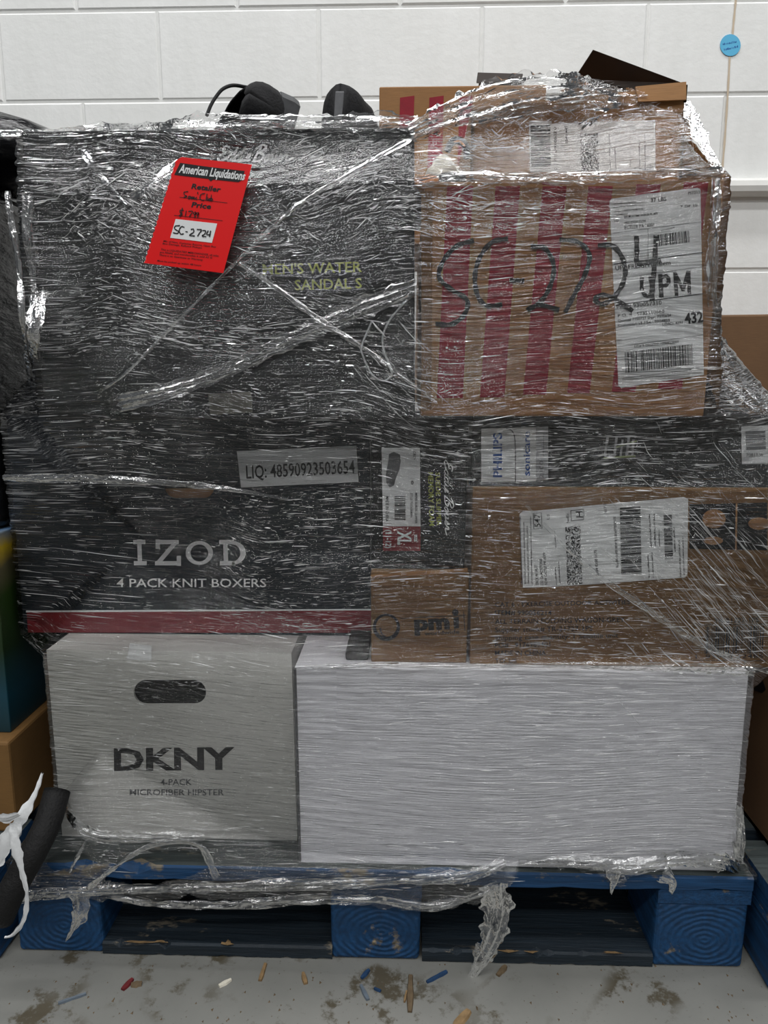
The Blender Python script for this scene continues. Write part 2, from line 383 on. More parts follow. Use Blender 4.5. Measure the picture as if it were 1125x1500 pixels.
# ---------------------------------------------------------------- pallets
def board(name, x0, x1, y0, y1, z0, z1, parent, mat_front, mat_top, along='x', seed=1, jag=.003):
    r = random.Random(seed); V = []; F = []; fm = []
    n = 40; L0, L1 = (x0, x1) if along == 'x' else (y0, y1)
    for i in range(n+1):
        t = L0+(L1-L0)*i/n; j = [r.uniform(-jag, jag)*(r.random()**2) for _ in range(6)]
        ch = .003 if r.random() > .12 else .003+r.random()*jag*2
        if along == 'x': s = [(t, y0, z0+abs(j[0])), (t, y1, z0), (t, y1, z1), (t, y0+ch, z1), (t, y0, z1-ch*.8)]
        else: s = [(x0, t, z0), (x1, t, z0), (x1, t, z1), (x0+ch, t, z1), (x0, t, z1-ch*.8)]
        V += s
    for i in range(n):
        for k in range(5):
            F.append((5*i+k, 5*i+(k+1) % 5, 5*i+5+(k+1) % 5, 5*i+5+k)); fm.append(1 if k in (2,) else 0)
    F += [(0, 1, 2, 3, 4), tuple(reversed(range(5*n, 5*n+5)))]; fm += [0, 0]
    me = obj(name, V, F, None, parent, mats=[mat_front, mat_top], fmat=fm); fixn(me); return me
def fixn(o):
    bm = bmesh.new(); bm.from_mesh(o.data); bmesh.ops.recalc_face_normals(bm, faces=bm.faces); bm.to_mesh(o.data); bm.free()
def block(x0, x1, y0, y1, z0, z1, parent, seed):
    r = random.Random(seed); V, F = boxv(x0, x1, y0, y1, z0, z1); o = obj('block', V, F, 'wood_block', parent); b = bevel(o, .006, 3)
    cx, cz = (x0+x1)/2, (z0+z1)/2
    for v in o.data.vertices:
        v.co.x += r.uniform(-.004, .004); v.co.z += 0 if v.co.z < .01 else 0
    return o
def pallet(label, x0, x1, y0, y1, seed):
    W = x1-x0; root = thing('wooden_pallet', label, 'pallet', ((x0+x1)/2, (y0+y1)/2, 0))
    bx = [(x0, x0+.118), (x0+W*.5-.062, x0+W*.5+.062), (x1-.125, x1)]
    by = [(y0+.004, y0+.125), ((y0+y1)/2-.06, (y0+y1)/2+.06), (y1-.125, y1)]
    for i, (a, b) in enumerate(bx):
        for j, (c, d) in enumerate(by): block(a, b, c, d, 0, .100, root, seed+i*3+j)
    for i, (a, b) in enumerate(bx):       # stringers
        board('stringer_board', a, b, y0+.002, y1, .100, .121, root, 'wood_side', 'wood_side', 'y', seed+20+i, .001)
    ys = np.linspace(y0+.004, y1-.1, 7)
    wd = [.125, .085, .085, .085, .085, .085, .1]
    for i, yy in enumerate(ys):
        yo = yy if i else y0
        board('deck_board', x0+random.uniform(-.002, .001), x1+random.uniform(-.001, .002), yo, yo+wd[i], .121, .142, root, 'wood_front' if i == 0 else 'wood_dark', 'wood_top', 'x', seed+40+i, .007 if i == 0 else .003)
    for i in range(2):                    # bottom boards between the front blocks
        a, b = bx[i][1]+.001, bx[i+1][0]-.001
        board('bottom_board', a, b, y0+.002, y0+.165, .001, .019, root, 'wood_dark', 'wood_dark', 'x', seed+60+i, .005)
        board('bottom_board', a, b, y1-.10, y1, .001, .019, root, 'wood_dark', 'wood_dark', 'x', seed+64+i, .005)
    # raw splintered patches
    r = random.Random(seed+9)
    for (u, v, a, b) in ([(205, 1384, 26, 4), (235, 1382, 12, 3), (333, 1387, 12, 6), (745, 1398, 14, 4), (780, 1399, 12, 2), (900, 1399, 16, 3)] if seed == 1 else []):
        c = PZ(u, v, .0195); V = []; F = []; n = 18
        for k in range(n): q = 2*math.pi*k/n; rr = r.uniform(.55, 1.15); V.append((c[0]+a*.001*rr*math.cos(q), min(y0+.09, max(y0+.003, c[1]+b*.002*rr*math.sin(q))), .0198+r.uniform(0, .0012)))
        V.append((c[0], c[1], .0222)); F = [(k, (k+1) % n, n) for k in range(n)]
        obj('splintered_patch', V, F, 'splinter', root, label='raw yellow splintered wood')
    return root
pallet('worn blue wooden pallet in the middle carrying the film-wrapped cartons', -.508, .508, 0, 1.0, 1)
HULL.append(([(-.508, 0), (.508, 0), (.508, 1.0), (-.508, 1.0)], .08, .142))
pallet('blue wooden pallet corner at the right edge, standing nearer', .522, 1.54, -.040, .96, 101)
pallet('blue wooden pallet corner at the left edge below the white straps', -1.55, -.530, -.02, .98, 201)

# ---------------------------------------------------------------- cartons
T0, T1, T2, T3 = .1425, .4300, .7500, 1.0300
e = .0006
# long white carton
Y = .012; xa, xb = -.1075, X(1105, 985, .012)-.006
wb = carton('white_carton', 'long blank white carton at the bottom right on the blue pallet', xa, xb, Y, .44, T0, T1, 'white')
decal('side_flap', [(434, 981), (493, 980), (493, 1074), (438, 1074)], Y-.0012, 'white', wb, .0012)
decal('edge_strip', [(430.5, 979), (434, 979), (441.5, 1267), (438, 1267)], Y-.0006, 'greyink', wb, .0006, 'dark raw edge')
# pale grey carton
Y = .063
hole = stadium(249, 1014, 106, 36)
dk = carton('handled_carton', 'pale grey carton with an oval handle hole, bottom left on the pallet', X(70, 960, Y)+.0, xa-.012, Y, .38, T0, T1-.0008, 'dkgrey', hole=hole)
text('DKNY', (167, 1128), (344, 1126), 31, Y-e, 'ink', dk, .035)
text(None, None, None, 0, Y-e, 'greyink', dk, .01, many=[('4-PACK', (235, 1150), (281, 1150), 9), ('MICROFIBER HIPSTER', (190, 1165), (328, 1165), 9)])
V, F = boxv(X(196, 1014, Y+.03)-.02, X(302, 1014, Y+.03)+.02, Y+.02, Y+.05, T0+.18, T1-.004); obj('contents', V, F, 'cloth', dk, label='dark garments inside')
decal('tape_scrap', [(190, 942), (222, 946), (222, 968), (186, 966)], Y-e, 'paper', dk)
# navy carton
Y = .133
hole2 = stadium(277, 713, 74, 34)
nx0, nx1 = X(22, 760, Y), X(541, 760, Y)
nv = carton('handled_carton', 'navy carton with a maroon bottom band, standing on the pale grey carton', nx0, nx1, Y, .45, T1, T2, 'navy', hole=hole2)
V, F = boxv(X(240, 713, Y)-.01, X(315, 713, Y)+.01, Y+.012, Y+.02, Zc(277, 760, Y), Zc(277, 718, Y)); obj('contents', V, F, 'kraft', nv, label='tan inner card behind the handle hole')
decal('bottom_band', [(39, 896), (544, 893), (544, 927), (41, 926.5)], Y-.0005, 'maroon', nv, label='maroon band')
decal('edge_line', [(38, 894.5), (544, 892), (544, 894), (38, 897)], Y-.0008, 'whiteink', nv)
izod = [[(197, 794), (211, 794)], [(204, 792), (205, 826)], [(198, 825), (213, 825)],
        [(231, 794), (260, 794)], [(231, 792), (231, 802)], [(257, 795), (232, 824)], [(229, 825), (262, 825)], [(262, 827), (262, 816)],
        [(323, 794), (340, 794)], [(330, 794), (331, 825)], [(324, 825), (342, 825)]]
for g_ in (izod[:3], izod[3:7], izod[7:]): strokes('lettering', g_, 6.2, Y-e, 'whiteink', nv, smooth=False)
q = [((292+(20 if 1 else 0)*math.cos(a), 810+17.5*math.sin(a)), (292+20*math.cos(b), 810+17.5*math.sin(b)), (292+13*math.cos(b), 810+12.5*math.sin(b)), (292+13*math.cos(a), 810+12.5*math.sin(a))) for a, b in zip(np.linspace(0, 6.283, 33)[:-1], np.linspace(0, 6.283, 33)[1:])]
quads('lettering', q, Y-e, 'whiteink', nv)
q = [((340+20*math.cos(a), 810+17.5*math.sin(a)), (340+20*math.cos(b), 810+17.5*math.sin(b)), (340+12*math.cos(b), 810+12.5*math.sin(b)), (340+12*math.cos(a), 810+12.5*math.sin(a))) for a, b in zip(np.linspace(-1.57, 1.57, 17)[:-1], np.linspace(-1.57, 1.57, 17)[1:])]
quads('lettering', q, Y-e*1.2, 'whiteink', nv)
text('4 PACK KNIT BOXERS', (171, 860), (390, 860), 12.5, Y-e, 'whiteink', nv, .005)
lb = decal('paper_label', [(347, 661), (522, 653), (525, 706), (353, 714)], Y-.0012, 'paper', nv, label='white paper label with a number')
text('LIQ: 48590923503654', (361, 701), (520, 693), 19, Y-.0016, 'ink', lb, .012)
# thin black box filling a dark patch on the white carton
carton('flat_packet', 'small flat black box shape lying on the white carton beside the logo box', X(507, 950, .05), X(541, 950, .05), .035, .09, T1, T1+.012, 'black', hull=False)
# small brown carton
Y = .03
pm = carton('small_carton', 'small brown carton with a black ring logo above the white carton', X(543, 905, Y), X(686, 905, Y), Y, .3, T1, Zc(615, 838, Y), 'kraft_dark')
ZP = Zc(615, 838, Y)
quads('ring_logo', ring(566, 919, 20, 15.2, cy2=917.5), Y-e, 'ink', pm)
strokes('swoosh', [[(557, 920), (559, 928), (566, 934), (574, 934)]], 2.2, Y-e, 'ink', pm)
text('pm', (607, 923), (659, 920), 21, Y-e, 'ink', pm, .055)
decal('lettering', [(664, 905), (672, 904), (672.5, 920), (665, 921)], Y-e, 'ink', pm); quads('lettering', [[(667+4.8*math.cos(a), 897+4.8*math.sin(a)) for a in np.linspace(0, 6.28, 20)[:-1]]], Y-e, 'ink', pm)
text('worldwide', (622, 931), (673, 928), 6, Y-e, 'ink', pm, .015)
strokes('print_line', [[(586, 906), (682, 901)], [(679, 896), (681, 924)]], .9, Y-e, 'ink', pm, smooth=False)
decal('fold_edge', [(543, 842), (685, 832), (685, 838), (543, 847)], Y-.0005, 'kraft', pm)
# black slipper carton standing on it
Y = .045
sp = carton('slipper_carton', 'narrow black carton with a shoe label standing on the small brown carton', X(545, 720, Y), X(684, 720, Y), Y, .28, ZP, T2, 'black2')
lb = decal('size_label', [(559, 656), (615, 656), (616, 771), (561, 771)], Y-e, 'paper', sp, label='white label with slipper picture and barcode')
decal('red_panel', [(561, 771), (616, 771), (616, 807), (561, 807)], Y-e, 'maroon', lb)
decal('slipper_picture', [(570, 665), (577, 662), (586, 666), (587, 676), (585, 688), (580, 700), (577, 711), (571, 714), (566, 708), (565, 694), (568, 680)], Y-.0011, 'greyink', lb)
quads('barcode', bars((578, 727), (578, 762), (594, 727), 20, 5), Y-.0011, 'ink', lb)
up = (1, 0)
text(None, None, None, 0, Y-.0011, 'ink', lb, .01, up=up, many=[('MADE IN CHINA', (565, 727), (565, 764), 4.5), ('GREY', (605, 661), (605, 674), 4), ('MENS SUEDE SLIPPER', (608, 722), (608, 767), 3.4), ('STYLE: TUCKERMAN', (601, 722), (601, 758), 3.4), ('e', (602, 704), (602, 710), 6)])
text(None, None, None, 0, Y-.0014, 'whiteink', lb, .03, up=up, many=[('XL', (583, 778), (583, 798), 19), ('(11-12)', (565, 776), (565, 803), 8), ('SIZE', (607, 783), (607, 793), 4)])
text(None, None, None, 0, Y-e, 'olive', sp, .01, up=up, many=[('SUEDE SLIPPER', (638, 692), (640, 770), 6.5), ('MEMORY FOAM', (627, 692), (629, 770), 7.5)])
CUR = [[(1.0, 2.0), (.5, 2.2), (.2, 1.8), (.5, 1.3), (.8, 1.2), (.3, 1.0), (0, .4), (.4, 0), (1.0, .3), (1.3, .4)],
       [(1.9, .9), (1.5, .9), (1.3, .4), (1.6, 0), (1.9, .4), (2.15, 2.1), (1.95, .3), (2.2, 0), (2.4, .3)],
       [(2.9, .9), (2.5, .9), (2.3, .4), (2.6, 0), (2.9, .4), (3.15, 2.1), (2.95, .3), (3.2, 0), (3.45, .9), (3.45, .2), (3.7, 0), (4.2, .5), (4.2, 1.0), (3.95, .6), (4.1, .05), (4.5, .2)],
       [(5.35, 2.1), (5.2, 1.2), (5.0, 0)], [(4.8, 1.8), (5.5, 2.4), (6.1, 1.9), (5.5, 1.2), (6.2, .8), (5.9, .1), (5.0, .0)],
       [(7.0, .9), (6.6, .8), (6.5, .2), (6.8, 0), (7.05, .8), (7.1, .1), (7.4, .9), (7.45, .1), (7.8, .1), (7.95, .9), (8.0, .1), (8.3, .3), (8.7, .6), (8.6, 1.0), (8.4, .6), (8.5, .05), (8.9, .2), (9.1, 1.0), (9.4, .9), (9.4, .3), (9.7, .1), (10.3, .5)]]
def cursive(p0, ax, ay, w_, Y, mat, parent):
    p0, ax, ay = (np.array(t, float) for t in (p0, ax, ay))
    strokes('script_lettering', [[tuple(p0+ax*(x+.35*y)+ay*y) for x, y in s] for s in CUR], w_, Y, mat, parent)
cursive((651, 673), (.08, 10.6), (5.4, -.2), 1.3, Y-e, 'whiteink', sp)
# big wagon carton
Y = .025
wg = carton('wagon_carton', 'large brown carton with a shipping label, right of the small brown carton', X(691, 850, Y), X(1138, 850, Y), Y, .62, T1, Zc(900, 714, Y), 'kraft_dark')
ZW = Zc(900, 714, Y)
text(None, None, None, 0, Y-e, 'ink', wg, .012, many=[
    ('CAT 6 - EXERCISE OUTDOOR ACTIVITIES', (725, 889), (923, 885), 6.5), ('ITEM# 990056214', (725, 901), (808, 901), 7),
    ('ALL TERRAIN FOLDING WAGON-GREY', (725, 914), (915, 911), 7), ('Supplier stock# TR-21727-1PS', (725, 926), (868, 924), 7),
    ('Shipping case quantity: 1 Sellable unit', (725, 938), (906, 934), 7), ('PO#   9176989401', (725, 949), (806, 947), 7),
    ('MADE IN CHINA', (725, 960), (800, 960), 7), ('TO: US', (725, 971), (757, 971), 6.5), ('TR-21727-1PS', (1046, 913), (1112, 911), 7)])
quads('barcode', bars((1034, 918), (1121, 917), (1032, 958), 34, 8), Y-e, 'ink', wg)
text('1  93968 32485', (1019, 965), (1118, 964), 6, Y-e, 'ink', wg, .005)
strokes('print_frame', [[(1122, 914), (1017, 916), (1012, 967), (1122, 968)]], .8, Y-e, 'ink', wg, smooth=False)
decal('dark_panel', [(1010, 739), (1124, 736), (1124, 806), (1010, 804)], Y-.0004, 'black', wg, label='dark printed picture panel')
for (cx_, cy_, rx_, ry_) in [(1046, 760, 17, 14), (1112, 767, 16, 9), (1045, 792, 14, 6)]:
    quads('picture_disc', [[(cx_+rx_*math.cos(a), cy_+ry_*math.sin(a)) for a in np.linspace(0, 6.28, 24)[:-1]]], Y-.0009, 'kraft', wg)
strokes('panel_divider', [[(1079, 738), (1078, 805)]], 2.5, Y-.0009, 'kraft', wg, smooth=False)
lb = decal('shipping_label', [(761, 753), (765, 750), (1002, 728), (1008, 731), (1007, 842), (1003, 846), (850, 857), (766, 861)], Y-.0012, 'paper', wg, label='white shipping label printed sideways')
YL = Y-.0017
quads('barcode', bars((908, 744), (910, 842), (938, 742), 42, 11), YL, 'ink', lb)
quads('barcode', bars((972, 755), (974, 820), (984, 754), 30, 12), YL, 'ink', lb)
quads('data_code', dots((828, 772), (850, 770), (831, 857), 18, 70, 4), YL, 'ink', lb)
upv = (-1, 0)
text(None, None, None, 0, YL, 'ink', lb, .01, up=upv, many=[('547', (792, 772), (791, 753), 9), ('FedEx', (834, 766), (833, 752), 4), ('H', (854, 758), (853, 749), 10), ('US', (805, 761), (805, 753), 4),
    ('6534 8358 5175', (877, 843), (874, 806), 4), ('ZACK IN WEST', (789, 857), (787, 828), 4), ('132 GLADSTONE', (796, 857), (794, 818), 4), ('NEW CASTLE PA 16101', (802, 857), (799, 810), 4), ('1617 5', (889, 752), (888, 738), 4), ('9622 0019 0 (000 000 0000) 0 00 6534 8358 5175', (906, 832), (902, 757), 3.5)])
strokes('print_frame', [[(781, 752), (793, 751), (794, 774), (782, 775), (781, 752)], [(836, 748), (855, 746), (855, 761), (837, 763), (836, 748)]], 1, YL, 'ink', lb, smooth=False)
pseudo([((765+5*i, 856), (763+5*i, 755+7*(i % 3)), 2) for i in range(4)]+[((816, 857), (814, 830), 2), ((821, 854), (819, 822), 2), ((815, 802), (813, 778), 2), ((952, 846), (950, 812), 2.5), ((958, 846), (956, 808), 2.5), ((955, 800), (952, 752), 2.5), ((961, 800), (959, 750), 2.5), ((967, 800), (966, 775), 2), ((990, 808), (988, 770), 2.5), ((998, 845), (996, 790), 2.5), ((1003, 842), (1001, 785), 2)], 9, YL, lb)
# black electronics carton
Y = .03
ph = carton('toothbrush_carton', 'long black carton with a white and blue name panel on the wagon carton', X(691, 660, Y), X(1138, 660, Y), Y, .5, ZW, .7585, 'black')
ZPH = .7585
lb = decal('name_panel', [(705, 628), (785, 626), (785, 705), (705, 706)], Y-e, 'paper', ph, label='white panel with blue lettering')
M['panelgrey'] = surf('light_grey_print', lin(175, 177, 180), .5, .05)
decal('grey_strip', [(785, 626), (803, 625), (803, 703), (785, 704)], Y-e, 'panelgrey', ph, label='light grey strip')
text('PHILIPS', (735, 699), (735, 634), 12.5, Y-.0011, 'blueink', lb, .03, up=upv)
text('sonicare', (776, 697), (776, 632), 9.5, Y-.0011, 'blueink', lb, .02, up=upv)
text('2100', (796, 700), (796, 675), 6, Y-.0011, 'greyink', ph, .0, up=upv)
pseudo([((797, 670), (797, 634), 2)], 4, Y-.0011, ph, 'greyink')
strokes('curved_line', [[(742, 628), (750, 631), (754, 642), (755, 665), (755, 705)]], 1.6, Y-.0011, 'greyink', lb)
M['fade'] = surf('pale_green_print', lin(150, 165, 110), .5, .1)
strokes('faded_logo', [[(890, 641), (887, 668), (900, 666)], [(903, 642), (900, 668)], [(912, 645), (909, 668)], [(921, 642), (918, 668)], [(928, 645), (926, 667)]], 3.5, Y-e, 'panelgrey', ph, label='faded pale logo')
strokes('faded_logo', [[(885, 671), (930, 668)], [(903, 655), (932, 646)]], 2.5, Y-.0008, 'fade', ph, label='faded green strokes')
lb = decal('corner_label', [(1086, 625), (1125, 623), (1125, 679), (1087, 680)], Y-e, 'paper', ph, label='white barcode label at the right end')
quads('barcode', bars((1092, 632), (1093, 660), (1121, 631), 16, 17), Y-.0011, 'greyink', lb); text('7081936', (1093, 669), (1118, 668), 5, Y-.0011, 'ink', lb)
# big black sandal carton
Y = .05
bk = carton('sandal_carton', 'big black carton at the upper left behind the red price tag', X(50, 400, Y), X(607, 400, Y), Y, .35, T2, 1.1015, 'black', jitter=.003)
text(None, None, None, 0, Y-e, 'olive', bk, .01, many=[("MEN'S WATER", (385, 402), (530, 398), 15), ('SANDAL S', (432, 425), (530, 422), 15)])
cursive((318, 236), (10.6, 0), (0, -10), 3.0, Y-e, 'whiteink', bk)
text(None, None, None, 0, Y-e, 'greyink', bk, .005, many=[('QUICK DRYING', (472, 456), (530, 455), 6), ('SUPPORTIVE EVA', (490, 488), (530, 486), 5), ('RUGGED OUTSOLE', (475, 505), (535, 503), 6.5)])
M['patch'] = surf('faint_grey_print', lin(78, 76, 68), .6, .1)
decal('paper_scrap', [(305, 577), (368, 574), (370, 604), (308, 608)], Y-e, 'patch', bk, label='faint grey paper patch')
# striped carton
Y = 0.002
st = carton('striped_carton', 'brown carton with slanted red stripes and marker writing, right in front', X(616, 440, Y), X(1046, 430, Y), Y, .78, ZPH, T3-.002, 'kraft', skew=.004)
for a, b, c, d, yb in [(655, 693, 678, 640, 583), (726, 762, 739, 703, 582), (795, 830, 800, 766, 578), (862, 898, 864, 831, 576), (932, 968, 931, 896, 574), (1002, 1038, 999, 964, 570)]:
    t0 = 273 if a < 900 else (270 if a < 1000 else 267)
    decal('red_stripe', [(a, t0), (b, t0-.5), (c, yb), (d, yb)], Y-.0004, 'redprint', st)
decal('corner_tape', [(617, 280), (634, 280), (632, 600), (618, 603)], Y-.0004, 'kraft_dark', st, label='darker folded edge strip')
lb = decal('freight_label', [(893, 295), (896, 291), (1022, 275), (1026, 278), (1031, 549), (910, 568), (906, 565)], Y-.0010, 'paper', st, label='white freight label')
def L4(x, y): return (880+x*.2267, 260+y*.2267)
YL = Y-.0015; sl = -.105
def LT(s, x0, x1, y, h): return (s, L4(x0, y), L4(x1, y+sl*(x1-x0)), h*.2267)
text(None, None, None, 0, YL, 'ink', lb, .012, many=[LT('37 LBS', 325, 425, 160, 26), LT('757213', 562, 642, 112, 18), LT('7 OF 10', 515, 625, 198, 16), LT('TO', 85, 115, 288, 18), LT('200 MORTIME WIERER PL APT', 150, 370, 262, 14), LT('1950 STOH CLEH', 155, 290, 302, 16), LT('BUTLER PA 16001', 155, 345, 335, 22), LT('Pro # 930057310', 105, 395, 850, 26), LT('P.O. #   5735110660', 112, 412, 905, 22), LT('Quote# 7750727 Shpr: 7375634', 112, 455, 935, 18), LT('Customer: 15 / SA : 0004859', 112, 448, 965, 18), LT('LOAD: 4691', 400, 530, 958, 18), LT('CC# 9 Ome232 9090920097', 215, 505, 1100, 16)])
text(None, None, None, 0, YL, 'ink', lb, .02, many=[LT('UPS FREIGHT Salem', 95, 452, 600, 28)])
text(None, None, None, 0, YL, 'ink', lb, .028, many=[LT('432', 545, 665, 945, 68)])
for g_ in ([(265, 648), (268, 730), (300, 768), (328, 735), (322, 640)], [(384, 632), (392, 768)], [(388, 646), (425, 638), (440, 665), (425, 695), (392, 700)]):
    strokes('lettering', [[L4(*q) for q in g_]], 6, YL, 'ink', lb)
for g_ in ([(480, 620), (490, 758)], [(484, 628), (532, 725)], [(532, 725), (564, 612)], [(568, 610), (572, 746)]): strokes('lettering', [[L4(*q) for q in g_]], 5.6, YL, 'ink', lb, smooth=False)
strokes('print_line', [[L4(85, 560), L4(660, 484)], [L4(100, 825), L4(665, 750)]], 1.3, YL, 'ink', lb, smooth=False)
strokes('print_line', [[L4(75, 360), L4(655, 285)], [L4(305, 330), L4(305, 530)], [L4(90, 655), L4(660, 575)], [L4(108, 1095), L4(668, 1015)], [L4(110, 1270), L4(665, 1225)]], .6, YL, 'greyink', lb, smooth=False)
quads('barcode', bars(L4(365, 370), L4(572, 343), L4(370, 445), 26, 21), YL, 'ink', lb)
quads('barcode', bars(L4(155, 1130), L4(592, 1075), L4(160, 1262), 48, 22), YL, 'ink', lb)
pseudo([(L4(75, 178), L4(230, 160), 2.2), (L4(80, 200), L4(235, 180), 2.2), (L4(85, 225), L4(280, 205), 2.2), (L4(85, 248), L4(180, 236), 2.2), (L4(390, 345), L4(480, 325), 1.5), (L4(140, 1300), L4(660, 1235), 1.5), (L4(140, 1310), L4(655, 1262), 1.2)], 31, YL, lb)
def S4(*p): return [(590+x*.4756, 230+y*.4756) for x, y in p]
strokes('marker_writing', [S4((215, 258), (165, 275), (125, 320), (112, 370), (150, 408), (198, 440), (190, 485), (150, 515), (105, 515)),
    S4((320, 252), (275, 262), (237, 310), (222, 370), (232, 430), (260, 458), (302, 455)), S4((333, 380), (350, 380), (370, 382)),
    S4((398, 275), (440, 283), (465, 335), (455, 395), (425, 445), (382, 472), (420, 455), (478, 470)),
    S4((487, 255), (540, 262), (575, 300), (562, 360), (530, 420), (502, 475)),
    S4((605, 272), (650, 275), (680, 320), (684, 370), (660, 420), (620, 452), (592, 440), (612, 425), (650, 435), (705, 472)),
    S4((720, 248), (721, 290), (722, 326), (750, 325), (790, 318)), S4((780, 245), (776, 320), (770, 400), (768, 438))], 7.2, Y-.0022, 'ink', st, label='black marker writing')
# open carton on top
Y = .075; z1 = 1.145
cx0, cx1 = X(690, 190, Y), X(1003, 190, Y); dp = .30; z0 = T3-.002
oc = thing('open_carton', 'open brown carton with a dark raised flap on top at the right', 'box', ((cx0+cx1)/2, Y+dp/2, z0))
zf0, zf1 = Zc(690, 160, Y), Zc(1005, 124, Y); HULL.append(([(cx0, Y), (cx1, Y), (cx1, Y+dp), (cx0, Y+dp)], z0, zf1-.005))
def slab(name, c4, nrm, th, mat, parent, label=None, mats=None):
    n = np.array(nrm, float)*th; a = [np.array(c, float) for c in c4]; b = [p+n for p in a]
    o = obj(name, a+b, [(0, 1, 2, 3), (7, 6, 5, 4), (0, 4, 5, 1), (1, 5, 6, 2), (2, 6, 7, 3), (3, 7, 4, 0)], mat, parent, label=label); fixn(o); return o
slab('front_panel', [(cx0, Y, z0), (cx1, Y, z0), (cx1, Y, zf1), (cx0, Y, zf0)], (0, 1, 0), .004, 'kraft', oc)
slab('back_panel', [(cx0, Y+dp, z0), (cx1, Y+dp, z0), (cx1, Y+dp, zf1), (cx0, Y+dp, zf0)], (0, -1, 0), .004, 'kraft', oc)
slab('side_panel', [(cx0, Y, z0), (cx0, Y+dp, z0), (cx0, Y+dp, zf0), (cx0, Y, zf0)], (1, 0, 0), .004, 'kraft', oc)
slab('side_panel', [(cx1, Y, z0), (cx1, Y+dp, z0), (cx1, Y+dp, zf1), (cx1, Y, zf1)], (-1, 0, 0), .004, 'kraft', oc)
slab('bottom_panel', [(cx0, Y, z0), (cx1, Y, z0), (cx1, Y+dp, z0), (cx0, Y+dp, z0)], (0, 0, 1), .003, 'kraft', oc)
fl4 = [P(1001, 122, Y+.02), P(869, 73, Y+.10), P(841, 116, Y+.20), P(960, 140, Y+.24)]
slab('raised_flap', fl4, (.1, .9, .4), .004, 'inside', oc, 'dark inside of the raised flap')
slab('flap', [P(700, 108, Y+.2), P(766, 110, Y+.2), P(762, 122, Y+.16), P(698, 122, Y+.16)], (0, .7, .7), .004, 'inside', oc, 'dark small flap')
slab('flap', [P(930, 128, Y), P(1004, 121, Y), P(1004, 147, Y-.004), P(934, 150, Y-.004)], (0, -1, 0), .003, 'kraft', oc)
lb = decal('shipping_label', [(776, 182), (960, 176), (960, 250), (777, 252)], Y-e, 'paper', oc, label='white label with barcode')
decal('barcode_strip', [(775, 178), (808, 177), (808, 250), (776, 251)], Y-.0009, 'paper', lb)
quads('barcode', bars((777, 184), (778, 250), (806, 183), 22, 41), Y-.0013, 'ink', lb)
quads('data_code', dots((850, 196), (876, 195), (851, 250), 20, 40, 43), Y-.0013, 'ink', lb)
text(None, None, None, 0, Y-.0013, 'ink', lb, .02, up=upv, many=[('0 3 0 0 000 0002 0', (816, 249), (815, 186), 4), ('1040 445', (832, 210), (831, 184), 4)])
strokes('handwriting', [[(848, 182), (860, 176), (852, 190), (870, 172), (864, 184), (878, 170)]], 2, Y-.0013, 'ink', lb)
pseudo([((895, 248), (893, 195), 2), ((903, 248), (901, 210), 2), ((924, 248), (923, 190), 1), ((938, 248), (937, 200), 2), ((946, 248), (945, 195), 2)], 44, Y-.0013, lb)
# rear striped carton
Y = .42
rc = carton('striped_carton', 'brown carton with red stripes at the back between the shoes and the open carton', X(555, 150, Y), X(800, 150, Y), Y, .34, T3-.002, Zc(620, 126, Y), 'kraft', hull=False)
ZR = Zc(620, 126, Y)
for a, b in [(586, 607), (629, 650), (673, 692)]:
    decal('red_stripe', [(a, 143), (b, 140), (b-3, 260), (a-3, 260)], Y-.0005, 'redprint', rc)
slab('flap', [(X(700, 115, Y+.05), Y+.05, ZR), (X(765, 112, Y+.05), Y+.05, ZR), (X(765, 112, Y+.05), Y+.02, ZR+.016), (X(700, 115, Y+.05), Y+.02, ZR+.016)], (0, .4, .8), .003, 'inside', rc, 'dark flap standing up')

